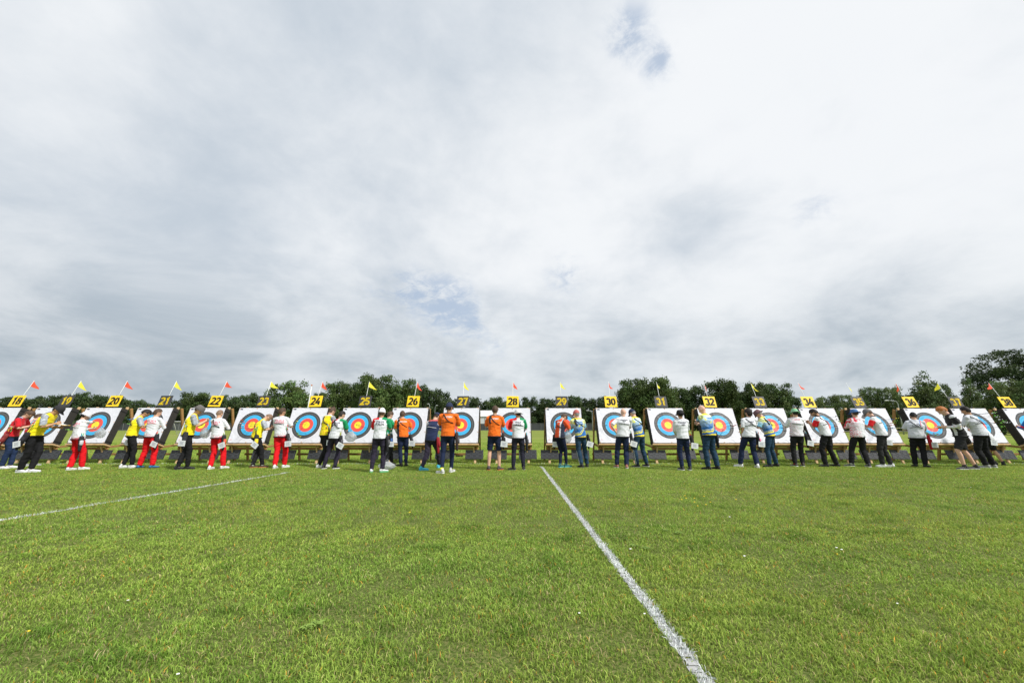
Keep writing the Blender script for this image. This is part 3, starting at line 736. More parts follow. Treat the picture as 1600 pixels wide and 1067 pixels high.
    side = Mi @ Vector((W_.y, -W_.x, 0)).normalized()
    for i in range(N+1):
        f = i/N
        for j in range(3):
            g = j/2; wv = .035*math.sin(f*8+k*1.7)*f
            p0 = top.lerp(bot, g); tip = top.lerp(bot, .55)+Wl+dn*droop
            V.append(p0.lerp(tip, f)+side*wv+dn*(.02*math.sin(f*3.1)))
    for i in range(N):
        for j in range(2): a = i*3+j; F.append((a, a+1, a+4, a+3))
    me = bpy.data.meshes.new('pennant'); me.from_pydata(V, [], F); link('pennant', me, pole, FLR if even else FLY, smooth=True)
for k in range(18, 39): make_target(k)

# flip score boards hanging on the front legs
PANEL = mat('flip_plastic', (0.028, 0.030, 0.034), rough=.42, spec=.45, noise=.25, nscale=20)
FLAP = mat('flip_digit', (0.060, 0.066, 0.074), rough=.4, spec=.45, noise=.2, nscale=25)
def score_master():
    root = empty('score_board', (0, 0, 0))
    bm = bmesh.new(); box(bm, (-.31, -.16, 0), (.31, .16, .022), .005); bm_obj('back_plate', bm, PANEL, root)
    for c in (-1, 0, 1):
        bm = bmesh.new(); x = c*.198
        for (a, b_) in (((-.062, .108), (.062, .128)), ((-.062, -.012), (.062, .012)), ((-.062, -.128), (.062, -.108))):
            box(bm, (x+a[0], a[1], .0225), (x+b_[0], b_[1], .030))
        for sx in (-1, 1):
            for (y0, y1) in ((.018, .102), (-.102, -.018)): box(bm, (x+sx*.075-.012, y0, .0225), (x+sx*.075+.012, y1, .030))
        bm_obj('digit_flap', bm, FLAP, root)
    return root
SM = score_master(); first = True
for k in range(18, 39):
    for sx, nm in ((-1, 'left'), (1, 'right')):
        o = SM if first else copy_tree(SM); first = False
        b = BETA[k]; s = .30; n = .012
        x = TX[k]+sx*.53+rng.uniform(-.02, .02)
        o.location = (x, ZD+s*math.sin(b)-n*math.cos(b), s*math.cos(b)+n*math.sin(b)); o.rotation_euler = (R(90)-b, 0, 0)
        o.rotation_euler.rotate_axis('Z', rng.uniform(-.03, .03))
        tag(o, 'black flip score panel hanging low on the %s leg of target %s' % (nm, words(k)), 'score panel', 'flip score panels under the targets')

# ------------------------------------------------------------------ people
UP = Vector((0, 0, 1))
FAB = mat('jersey_cloth', attr='Col', rough=.75, spec=.2, noise=.05, nscale=30, sheen=.1)
FAB2 = mat('trouser_cloth', attr='Col', rough=.85, spec=.12, noise=.12, nscale=22)
SKINM = mat('skin', attr='Col', rough=.55, spec=.3, noise=.08, nscale=25)
HAIRM = mat('hair_strands', attr='Col', rough=.6, spec=.25, noise=.35, nscale=60)
SKIN = {'fair': (0.60, 0.36, 0.25), 'tan': (0.45, 0.25, 0.15), 'pink': (0.66, 0.40, 0.30)}
HAIRC = {'black': (0.018, 0.014, 0.012), 'brown': (0.07, 0.042, 0.026), 'red': (0.36, 0.13, 0.035), 'blond': (0.30, 0.19, 0.09), 'grey': (0.25, 0.24, 0.23), 'shaved': (0.20, 0.13, 0.09)}
WHT = (0.68, 0.695, 0.735); BLACK = (0.016, 0.016, 0.018); NAVY = (0.016, 0.024, 0.058); YELLOW = (0.86, 0.72, 0.012); RED = (0.66, 0.012, 0.018)
ORANGE = (0.80, 0.155, 0.012); GREEN = (0.010, 0.27, 0.10); GREY = (0.30, 0.32, 0.36); SKYB = (0.05, 0.42, 0.62); BLUE = (0.012, 0.12, 0.40)
def remesh(bm, voxel, name, smooth=2):
    me = bpy.data.meshes.new(name); bm.to_mesh(me); bm.free()
    o = bpy.data.objects.new('tmp', me); COL.objects.link(o)
    m = o.modifiers.new('r', 'REMESH'); m.mode = 'VOXEL'; m.voxel_size = voxel
    s_ = o.modifiers.new('s', 'SMOOTH'); s_.factor = .5; s_.iterations = smooth
    dg = bpy.context.evaluated_depsgraph_get(); out = bpy.data.meshes.new_from_object(o.evaluated_get(dg))
    bpy.data.objects.remove(o); bpy.data.meshes.remove(me); out.name = name
    return out
def get_co(me):
    n = len(me.vertices); a = np.empty(n*3, np.float32); me.vertices.foreach_get('co', a); return a.reshape(-1, 3)
def get_no(me):
    n = len(me.vertices); a = np.empty(n*3, np.float32); me.vertices.foreach_get('normal', a); return a.reshape(-1, 3)
def wrinkle(me, amp, seed, freq=(26, 26, 38)):
    c = get_co(me); n = get_no(me); r = np.random.RandomState(seed)
    d = np.zeros(len(c))
    for i in range(6):
        k = r.normal(size=3)*np.array(freq)*r.uniform(.5, 1.3); ph = r.uniform(0, 6.28)
        w = 1.5*np.sin(c[:, 2]*7+i)+1.2*np.sin(c[:, 0]*9+2*i)
        d += (1-np.abs(np.sin(c@k*.5+ph+w)))**2-.4
    c = c+n*(d*amp/2.2)[:, None]
    me.vertices.foreach_set('co', c.astype(np.float32).ravel()); me.update()
def segdist(c, a, b):
    a = np.array(a); b = np.array(b); ab = b-a; t = np.clip(((c-a)@ab)/(ab@ab), 0, 1)
    return np.linalg.norm(c-(a+t[:, None]*ab), axis=1), t
def ik(a, t, l1, l2, pole):
    d = t-a; L = d.length; m = (l1+l2)*.995
    if L > m: t = a+d*(m/L); d = t-a; L = m
    L = max(L, abs(l1-l2)+.02)
    x = (l1*l1-l2*l2+L*L)/(2*L); h = math.sqrt(max(l1*l1-x*x, 0)); dn = d.normalized()
    p = pole-dn*pole.dot(dn); p.normalize()
    return a+dn*x+p*h, t

def skeleton(sp, H, e):
    A, B = sp['A'], sp['B']; yaw = R(sp['yaw']); F = Vector((math.sin(yaw), math.cos(yaw), 0)); Rt = Vector((math.cos(yaw), -math.sin(yaw), 0))
    b = R(sp.get('bend', 6)); hd = R(sp.get('head', 30)); ht = R(sp.get('turn', 0))
    sk = dict(H=H, F=F, R=Rt)
    mid = (A+B)/2
    if (A-B).dot(Rt) > 0: A, B = B, A          # A = left foot
    pel = mid+F*(-.045*math.sin(b)*4*H*.3)+Vector((e*.5, 0, 0)); pz = .53*H
    lt, ls = .245*H, .235*H; L = (lt+ls)*.992
    for ft, sg in ((A, -1), (B, 1)):
        hip = pel+Rt*sg*.05*H; dx = Vector((hip.x-ft.x, hip.y-ft.y)).length
        pz = min(pz, .05*H+math.sqrt(max(L*L-dx*dx, .2)))
    pel = Vector((pel.x, pel.y, pz)); sk['pel'] = pel
    D = lambda a: UP*math.cos(a)+F*math.sin(a)
    X = Vector((1, 0, 0))
    sk['waist'] = pel+D(b*.4)*.095*H+X*e*.1
    sk['chest'] = sk['waist']+D(b*.9)*.125*H+X*e*.2
    sk['neck'] = sk['chest']+D(b*1.1)*.10*H+X*e*.12
    sk['up'] = D(b)
    hu = D(b+hd); tw = Matrix.Rotation(-ht, 3, 'Z'); hf = (tw@F); hf = (hf-hu*hf.dot(hu)).normalized(); hr = hf.cross(hu).normalized()
    sk['hu'], sk['hf'], sk['hr'] = hu, hf, hr
    sk['head'] = sk['neck']+D(b+hd*.5)*.030*H+hu*.052*H+X*e*.08
    sk['top'] = sk['head']+hu*.068*H
    for nm, sg in (('l', -1), ('r', 1)):
        sk['sh'+nm] = sk['neck']-D(b)*.028*H+Rt*sg*.105*H*sp.get('wide', 1)
        hip = pel+Rt*sg*.052*H; ft = A if sg < 0 else B
        ank = Vector((ft.x, ft.y, .05*H))
        kn, an = ik(hip, ank, lt, ls, F+Rt*sg*.2); sk['hip'+nm], sk['kn'+nm], sk['an'+nm] = hip, kn, an
    for nm, sg in (('l', -1), ('r', 1)):
        mode = sp.get('arm'+nm, 'write'); S = sk['sh'+nm]; pole = Rt*sg*1.1-UP*.8-F*.5
        if mode == 'write': T = sk['waist']+sk['up']*.075*H+F*.165*H+Rt*sg*.03*H
        elif mode == 'phone': T = sk['chest']+F*.17*H-UP*.01*H+Rt*sg*.025*H; pole = Rt*sg*.5-UP-F*.3
        elif mode == 'low': T = sk['pel']+F*.14*H+UP*.05*H+Rt*sg*.05*H; pole = Rt*sg*.8-UP*.3-F*.8
        elif mode == 'down': T = S-UP*.305*H+F*.03*H+Rt*sg*.035*H; pole = -F+Rt*sg*.3
        elif mode == 'hip': T = sk['pel']+UP*.05*H+Rt*sg*.10*H-F*.01*H; pole = Rt*sg-F*.35
        elif mode == 'out': T = S+F*.085*H-UP*.165*H-Rt*sg*.04*H; pole = -UP-F*1.0+Rt*sg*.2
        else: T = Vector(mode); pole = -UP+Rt*sg*.5
        el, wr = ik(S, T, .17*H, .15*H, pole); sk['el'+nm], sk['wr'+nm] = el, wr
    return sk

def hand_geo(bm, el, wr, inward, H, grip=.9):
    """palm, four bent fingers of unequal length and a thumb leaving the side of the palm"""
    d = (wr-el).normalized(); n = (inward-d*inward.dot(d))
    n = n.normalized() if n.length > .05 else d.orthogonal().normalized()
    s = d.cross(n).normalized(); k = H/1.75
    tube(bm, [wr-d*.012, wr+d*.02*k, wr+d*.055*k, wr+d*.09*k], [(.026*k, .019*k), (.030*k, .017*k), (.040*k, .016*k), (.040*k, .013*k)], ref=s, n=8)
    for i, (o, L) in enumerate(((-.030, .062), (-.010, .074), (.010, .070), (.030, .055))):
        p = wr+d*.085*k+s*o*k; a = grip
        q = p+(d*math.cos(a*.5)+n*math.sin(a*.5))*L*.45*k; r_ = q+(d*math.cos(a*1.3)+n*math.sin(a*1.3))*L*.33*k; u = r_+(d*math.cos(a*2)+n*math.sin(a*2))*L*.25*k
        tube(bm, [p, q, r_, u], [.0095*k, .009*k, .008*k, .0065*k], n=6)
    p = wr+d*.03*k-s*.028*k; q = p+(d*.6-s*.6+n*.35).normalized()*.035*k; r_ = q+(d*.8-s*.1+n*.6).normalized()*.03*k
    tube(bm, [p, q, r_], [.013*k, .011*k, .008*k], n=6)

def paint_fn(kind):
    def f(c, q):
        """c: (N,3); q: dict with u (left -1..1), v (0 pelvis..1 neck), w (front +), arm 0/-1/1, at: 0 shoulder..2 wrist"""
        n = len(c); C = np.zeros((n, 3)); u, v, w, arm, ta = q['u'], q['v'], q['w'], q['arm'], q['ta']
        r = npr.uniform(0, 1, n)
        def fill(m, col): C[m] = col
        fill(np.ones(n, bool), WHT)
        A = np.abs(arm) > 0
        if kind == 'polska':
            m = (~A) & (v < .16) & (v > .05) & (w < 0) & (vnoise(u*3+v, v*3, 9, 3) > .74); C[m] = (.62, .10, .14)
            C[(~A) & (v < .035)] = (.62, .10, .14)
            C[(~A) & (np.abs(v-.62) < .012)] = (.52, .53, .50)
        elif kind == 'italia':
            C[(arm < 0) & (ta < .95)] = RED; C[(arm > 0) & (ta < .95)] = GREEN
            C[(~A) & (v > .9) & (u < -.25)] = RED; C[(~A) & (v > .9) & (u > .25)] = GREEN
            C[(~A) & (np.abs(v-.45-.1*u) < .014)] = (.35, .48, .42)
        elif kind == 'yellow':
            C[:] = YELLOW; sl = A & (ta < .95); C[sl] = np.array(GREY)*1.0
            C[sl & (vnoise(c[:, 0]+c[:, 1], c[:, 2], 30, 4) > .6)] = (.42, .46, .50)
            C[A & (ta > .86) & (ta < .95)] = (.80, .62, .25)
            C[(~A) & (vnoise(u*2, v*4, 5, 9) > .80) & (w < 0)] = (.62, .50, .03)
        elif kind == 'yellow_white':
            C[:] = YELLOW; C[A & (ta < .9)] = GREY; C[A & (ta >= .9)] = WHT; C[(~A) & (v > .97)] = WHT
            C[(~A) & (vnoise(u*2, v*4, 6, 5) > .80) & (w < 0)] = (.60, .12, .05)
        elif kind == 'orange':
            C[:] = ORANGE; C[A & (ta > .95)] = WHT; C[(~A) & (np.abs(np.abs(u)-1.0) < .12) & (v > .1) & (v < .75)] = (.65, .12, .01)
            C[(~A) & (v > .97)] = (.10, .05, .05)
        elif kind == 'orange_stripe':
            C[:] = (.72, .085, .02); C[A & (ta > .95)] = WHT
            m = (~A) & (u > .55); C[m] = (.02, .025, .05); C[m & (u < .75)] = WHT
        elif kind == 'orange_navy':
            C[:] = ORANGE; C[A & (ta > .9)] = WHT; C[(~A) & (u < -.62) & (v < .75)] = (.02, .025, .05)
            C[(~A) & (v > .72) & (u < -.55)] = WHT
        elif kind == 'swede':
            t1 = np.clip((v-.35)/.5, 0, 1)[:, None]; n2 = (vnoise(u*2+v, v*2, 4, 6)*.5)
            t1 = np.clip(t1+n2[:, None]*.5-.12, 0, 1)
            C[:] = np.array(BLUE)*(1-t1)+np.array((.52, .68, .74))*t1
            C[(vnoise(u*2+v*2, v*2-u, 3, 8) > .80) & (v > .55)] = (.72, .70, .10)
            bandv = .18+.30*np.clip(u+.3, 0, 2)**1.5
            C[(~A) & (np.abs(v-bandv) < .032)] = (.80, .70, .03); C[(~A) & (np.abs(v-bandv-.085) < .018)] = (.60, .62, .35)
            C[(~A) & (v < .06)] = (.80, .66, .02); C[(~A) & (v > .94)] = (.82, .72, .02)
            if True:
                m = A & (ta > .5); tt = np.clip(ta-.5, 0, 1)[:, None]; C[m] = (np.array((.30, .58, .70))*(1-tt)+np.array((.01, .20, .55))*tt)[m]
                C[A & (ta < .35)] = (.60, .66, .30)
        elif kind == 'swede_white':
            C[:] = paint_fn('swede')(c, q); C[A & (ta > 1.0)] = WHT
        elif kind == 'britred':
            C[:] = (.52, .012, .02); m = (~A) & (v > .70) & (w < .3)
            C[m & (v > .8)] = (.03, .04, .12); C[m & (v > .8) & ((np.abs(u-.1) < .10) | (np.abs(v-.88) < .03) | (np.abs(v-.88-(u-.1)*.25) < .02) | (np.abs(v-.88+(u-.1)*.25) < .02))] = WHT
            C[m & (v > .8) & ((np.abs(u-.1) < .05))] = (.60, .02, .03)
            C[(~A) & (np.abs(v-.5) < .012)] = WHT
            C[A & (ta > 1.05)] = BLACK
        elif kind == 'green':
            C[:] = GREEN; C[A & (ta > 1.2) & (ta < 1.45)] = YELLOW; C[(~A) & (v < .05)] = WHT
        elif kind == 'navyblue':
            C[:] = (.016, .026, .075); C[A & (ta > .55)] = (.03, .36, .42); C[A & (ta > 1.2)] = SKYB; C[A & (ta < .25)] = WHT
            C[(~A) & (v > .93)] = (.6, .1, .1)
        elif kind == 'lux':
            C[:] = (.54, .56, .60); C[(~A) & (np.abs(u-.62-.25*(v-.6)) < .05) & (v > .62)] = (.70, .06, .08)
            C[(~A) & (np.abs(u-.50-.25*(v-.6)) < .05) & (v > .62)] = (.05, .30, .62)
        elif kind == 'reddots':
            g = np.clip(.22-u*.5-(v-.4)*.4, 0, 1); ch = (np.sin(u*30)*np.sin(v*75) > (1-1.15*g)); m = (~A) & ch & (g > .25); C[m] = (.55, .03, .05)
            C[(arm < 0) & (vnoise(c[:, 0]*1, c[:, 2], 40, 3) > .55)] = (.55, .03, .05)
            C[(~A) & (u < -.25) & (u > -.7) & (v > .72+.2*np.abs(u+.45)) & (vnoise(u*4, v*6, 5, 3) > .35)] = (.62, .01, .04)
        elif kind == 'reddots_light':
            g = np.clip(.30-u*.6-(v-.4)*.3, 0, 1); ch = (np.sin(u*22)*np.sin(v*52) > (1-.9*g)); m = (~A) & ch & (g > .25); C[m] = (.66, .34, .37)
        elif kind == 'redsleeve':
            C[(arm < 0) & (ta > .12)] = RED; C[(~A) & (v > .97)] = BLACK
            C[(arm < 0) & (ta > .12) & (ta < .25)] = WHT
        elif kind == 'blackwhite':
            C[:] = BLACK; C[A & (ta > .75)] = WHT; C[(~A) & (np.abs(u+.55) < .22) & (v < .42)] = WHT; C[(~A) & (np.abs(u-.55) < .15) & (v > .85)] = WHT
            C[A & (ta < .12)] = WHT
        elif kind == 'whiteblue':
            C[:] = WHT; C[A] = BLUE; C[A & (ta > .8) & (ta < .95)] = RED
        return C
    return f

def shoe(root, an, dirn, H, col, sole, tname='shoe'):
    k = H/1.75; d = dirn.normalized(); s = Vector((d.y, -d.x, 0)); a = Vector((an.x, an.y, 0))
    bm = bmesh.new()
    secs = [(-.075, .034, .030, .060), (-.03, .038, .036, .070), (.03, .040, .034, .062), (.09, .046, .026, .045), (.145, .046, .020, .036), (.185, .034, .014, .030)]
    tube(bm, [a+d*x*k+UP*(.018+hh*.5)*k for (x, w_, h2, hh) in [(q_[0]*.92,)+q_[1:] for q_ in secs]], [(w_*k, max(.014, hh*.55)*k) for (x, w_, h2, hh) in secs], ref=s, n=10)
    tube(bm, [a+UP*.05*k-d*.02*k, a+UP*.115*k-d*.015*k], [.040*k, .038*k], n=10)
    o = bm_obj(tname, bm, mat('shoe_%d_%d_%d' % tuple(int(c*99) for c in col), col, rough=.6, noise=.1), root, True)
    bm = bmesh.new()
    n = 12; ring = []
    prof = [(-.078, .02), (-.069, .036), (-.018, .040), (.046, .043), (.10, .050), (.147, .046), (.184, .02)]
    V = [(x, w_) for x, w_ in prof]+[(x, -w_) for x, w_ in reversed(prof)]
    lo = [bm.verts.new(a+d*x*k+s*w_*k+UP*.002) for x, w_ in V]; hi = [bm.verts.new(a+d*x*k+s*w_*.97*k+UP*.026*k) for x, w_ in V]
    bm.faces.new(lo); bm.faces.new(hi)
    for i in range(len(V)): j = (i+1) % len(V); bm.faces.new((lo[i], lo[j], hi[j], hi[i]))
    bm_obj('sole', bm, mat('sole_%d_%d_%d' % tuple(int(c*99) for c in sole), sole, rough=.7, noise=.1), o)

def make_hair(root, sk, kind, col, seed):
    if kind == 'bald': return
    H = sk['H']; hu, hf, hr, c = sk['hu'], sk['hf'], sk['hr'], sk['head']; k = H/1.75
    a, b, h = .083*k, .104*k, .122*k
    bm = bmesh.new()
    bmesh.ops.create_icosphere(bm, subdivisions=4, radius=1.0)
    rr = random.Random(seed)
    kill = []
    for v in bm.verts:
        p = v.co.copy()
        zz = p.z; fy = p.y; sx = abs(p.x)
        back = -.62 if kind in ('short', 'cap_hair', 'bun') else (-.35 if kind == 'shaved' else -.8)
        lim = .42 if fy > .45 else (.10 if fy > .05 else (-.25 if fy > -.2 else back))
        if zz < lim or (sx > .8 and zz < -.12 and fy > -.25) or (kind == 'cap_hair' and zz > .30): kill.append(v); continue
        th = {'shaved': 1.012, 'short': 1.07, 'curly': 1.22, 'long': 1.12, 'bun': 1.07, 'cap_hair': 1.04}.get(kind, 1.07)
        nz = math.sin(p.x*17+seed)*math.sin(p.y*19+2)*math.sin(p.z*15+seed*2); nn = (.0 if kind == 'shaved' else (.07 if kind == 'curly' else .028))
        f = th+nz*nn+rr.uniform(-1, 1)*nn*.35+(.05 if (kind == 'short' and zz > .5 and fy > 0) else 0)
        v.co = Vector((p.x*f, p.y*f, p.z*f))
    bmesh.ops.delete(bm, geom=kill, context='VERTS')
    for v in bm.verts: v.co = c+hr*v.co.x*a+hf*v.co.y*b+hu*v.co.z*h
    if kind == 'bun': ell(bm, c+hu*.125*k-hf*.03*k, (hr*.035*k, hf*.035*k, hu*.03*k), 2)
    me = bpy.data.meshes.new('hair'); bm.to_mesh(me); bm.free(); set_col(me, np.tile(np.array(col), (len(me.vertices), 1))*npr.uniform(.8, 1.2, (len(me.vertices), 1)))
    link('hair', me, root, HAIRM, smooth=(kind != 'curly'))

def make_hat(root, sk, kind, col, band=None):
    H = sk['H']; hu, hf, hr, c = sk['hu'], sk['hf'], sk['hr'], sk['head']; k = H/1.75
    m = mat('hat_%d_%d_%d' % tuple(int(x*99) for x in col), col, rough=.85, noise=.15, nscale=30)
    a, b, h = .094*k, .116*k, .136*k
    bm = bmesh.new(); bmesh.ops.create_icosphere(bm, subdivisions=3, radius=1.0)
    bmesh.ops.delete(bm, geom=[v for v in bm.verts if v.co.z < -.08], context='VERTS')
    for v in bm.verts:
        if v.co.z < .12: v.co.z = max(v.co.z, 0)*.5
    flat = .86 if kind in ('bucket', 'sunhat') else 1.08
    for v in bm.verts:
        p = v.co; z = min(p.z*1.12, flat) if kind in ('bucket', 'sunhat') else p.z
        rad = 1.0 if kind not in ('bucket', 'sunhat') else (1.06 if p.z < .8 else 1.0)
        v.co = c+hr*p.x*a*rad+hf*p.y*b*rad+hu*(z*h*1.02+.004)
    o = bm_obj('cap' if kind == 'cap' else 'hat', bm, m, root, True)
    bm = bmesh.new()
    if kind == 'cap':
        N = 12; rows = []
        for j in range(3):
            g = j/2; row = []
            for i in range(N+1):
                t = (i/N-.5)*2*1.15; x = math.sin(t)*a*.98; y = math.cos(t)*b*.98
                ext = .075*k*math.cos(t*1.2)*g
                row.append(bm.verts.new(c+hr*x+hf*(y+max(ext, 0))+hu*(.018*k+.018*k*0-.030*k*g*.6-.012*k*abs(math.sin(t))*g)))
            rows.append(row)
        for j in range(2):
            for i in range(N): bm.faces.new((rows[j][i], rows[j][i+1], rows[j+1][i+1], rows[j+1][i]))
        bmesh.ops.solidify(bm, geom=bm.faces[:], thickness=.004)
        bm_obj('peak', bm, m, o, True)
    else:
        N = 28; w = .045*k if kind == 'bucket' else .062*k; dr = .035*k if kind == 'bucket' else .012*k
        rows = []
        for j in range(3):
            g = j/2; row = [bm.verts.new(c+hr*math.cos(2*math.pi*i/N)*(a*1.03+w*g)+hf*math.sin(2*math.pi*i/N)*(b*1.03+w*g)+hu*(.014*k-dr*g+.006*k*g*math.sin(6.28*i/N*3))) for i in range(N)]
            rows.append(row)
        for j in range(2):
            for i in range(N): bm.faces.new((rows[j][i], rows[j][(i+1) % N], rows[j+1][(i+1) % N], rows[j+1][i]))
        bmesh.ops.solidify(bm, geom=bm.faces[:], thickness=.003)
        bm_obj('brim', bm, m, o, True)
        if band:
            bm = bmesh.new(); N = 24
            tube_pts = [c+hr*math.cos(2*math.pi*i/N)*a*1.075+hf*math.sin(2*math.pi*i/N)*b*1.075+hu*.03*k for i in range(N+1)]
            tube(bm, tube_pts, [.008*k]*(N+1), n=6); bm_obj('hat_band', bm, mat('band_%d' % int(band[0]*99), band), o, True)

TEXTC = {}
def back_text(shirt, sk, bvh, lines, col, v0=.80):
    """letters laid on the back of the jersey, 4 mm proud of the cloth"""
    H = sk['H']; F, Rt = sk['F'], sk['R']; P0, P1 = sk['pel'], sk['neck']; up = (P1-P0).normalized()
    bm = bmesh.new(); m4 = mat('lettering_%d_%d_%d' % tuple(int(x*99) for x in col), col, rough=.7, noise=.0)
    for (s, size, v) in lines:
        key = (s, size)
        if key not in TEXTC: TEXTC[key] = text_mesh(s, size, .0016)
        me = TEXTC[key]; base = P0.lerp(P1, v); mp = {}
        for vt in me.vertices:
            o = base+Rt*vt.co.x+up*vt.co.y-F*.6; hit = bvh.ray_cast(o, F, 1.0)
            mp[vt.index] = bm.verts.new((hit[0] if hit[0] is not None else o+F*.45)-F*.010)
        for p in me.polygons:
            try: bm.faces.new([mp[i] for i in p.vertices])
            except ValueError: pass
    me = bpy.data.meshes.new('lettering'); bm.to_mesh(me); bm.free(); link('lettering', me, shirt, m4)

def strap_over(root, sk, bvh, name, uv, col, rad=.010):
    F, Rt = sk['F'], sk['R']; P0, P1 = sk['pel'], sk['neck']; up = (P1-P0).normalized(); H = sk['H']
    pts = []
    for (u, v) in uv:
        o = P0.lerp(P1, v)+Rt*u*.17*H/1.75-F*.7; hit = bvh.ray_cast(o, F, 1.2)
        if hit[0] is not None: pts.append(hit[0]-F*.006)
    if len(pts) > 2:
        bm = bmesh.new(); tube(bm, pts, [(rad*1.6, rad*.7)]*len(pts), n=6); bm_obj(name, bm, mat('cord_%d_%d' % (int(col[0]*99), int(col[2]*99)), col, rough=.6), root, True)

def make_quiver(name_label, p, sk, col, card, style, seed, accent):
    """belt quiver hanging at the hip: bag, pocket, arrows standing in it, score card"""
    H = sk['H']; k = H/1.75; F, Rt = sk['F'], sk['R']; rr = random.Random(seed)
    root = empty('quiver', p); tag(root, name_label, 'quiver', 'belt quivers of the archers')
    lean = {'back': (-F*.35-UP).normalized(), 'side': (Rt*.25-UP).normalized(), 'down': (-UP+Rt*.05)}[style]
    t0 = -lean; side = F; m1 = mat('bag_%d_%d_%d' % tuple(int(x*99) for x in col), col, rough=.8, noise=.3, nscale=25, bump=.3)
    m2 = mat('accent_%d_%d_%d' % tuple(int(x*99) for x in accent), accent, rough=.6, noise=.1)
    a = Vector((0, 0, 0))+Rt*.055
    bm = bmesh.new(); tube(bm, [a+t0*.07*k, a, a-t0*.16*k, a-t0*.32*k, a-t0*.37*k], [(.055*k, .035*k), (.062*k, .045*k), (.055*k, .04*k), (.04*k, .03*k), (.02*k, .02*k)], ref=F, n=10)
    bm_obj('bag', bm, m1, root, True)
    bm = bmesh.new(); q = a-t0*.10*k+Rt*.04*k; tube(bm, [q+t0*.05*k, q-t0*.06*k, q-t0*.09*k], [(.045*k, .028*k), (.048*k, .03*k), (.03*k, .02*k)], ref=F, n=8); bm_obj('pocket', bm, m2 if rr.random() < .5 else m1, root, True)
    nk = [(.75, .8, .05), (.8, .1, .05), (.05, .45, .7), (.1, .6, .15), (.8, .8, .8)]
    for i in range(rr.randint(3, 6)):
        d = (t0+F*rr.uniform(-.16, .10)+Rt*rr.uniform(-.08, .16)).normalized(); b0 = a+F*rr.uniform(-.03, .03)+Rt*rr.uniform(-.015, .02); L = rr.uniform(.20, .36)*k
        if style == 'down': L *= .5
        bm = bmesh.new(); tube(bm, [b0-d*.05, b0+d*L], [.0035, .0035], n=5); ar = bm_obj('arrow', bm, mat('shaft_black', (.02, .02, .022), rough=.3), root, True)
        bm = bmesh.new(); c_ = rr.choice(nk)
        for q_ in range(3):
            an_ = q_*2.09; s_ = (d.orthogonal().normalized()); s_.rotate(Matrix.Rotation(an_, 3, d)); e0 = b0+d*(L-.075); e1 = b0+d*(L-.015)
            th = d.cross(s_)*.0008
            vs = [bm.verts.new(x) for x in (e0+th, e0+s_*.014+d*.012+th, e1+s_*.011+th, e1+th, e0-th, e0+s_*.014+d*.012-th, e1+s_*.011-th, e1-th)]
            for f_ in ((0, 1, 2, 3), (7, 6, 5, 4), (0, 4, 5, 1), (1, 5, 6, 2), (2, 6, 7, 3), (3, 7, 4, 0)): bm.faces.new([vs[i_] for i_ in f_])
        ell(bm, b0+d*L, (Vector((.006, 0, 0)), Vector((0, .006, 0)), Vector((0, 0, .008))), 1)
        bm_obj('fletching', bm, mat('fletch_%d_%d' % (int(c_[0]*9), int(c_[2]*9)), c_, rough=.5), ar)
    if card:
        ang = rr.uniform(-.5, .5) if card == 1 else card
        bm = bmesh.new(); box(bm, (-.10, -.0015, -.08), (.10, .0015, .08)); o = bm_obj('score_card', bm, mat('card_white', (.70, .72, .74), rough=.4, noise=.05), root)
        yaw = math.atan2(-Rt.y, Rt.x)*0; o.rotation_euler = (0, ang, yaw); o.location = a-t0*.22*k+Vector((.03, -.11, 0))
        bm = bmesh.new()
        for i in range(5): box(bm, (-.065+.01*(i % 2), -.0030, .040-.02*i), (.06-.012*(i % 3), -.0022, .045-.02*i))
        bm_obj('writing', bm, mat('ink_blue', (.10, .12, .22)), o)
    return root

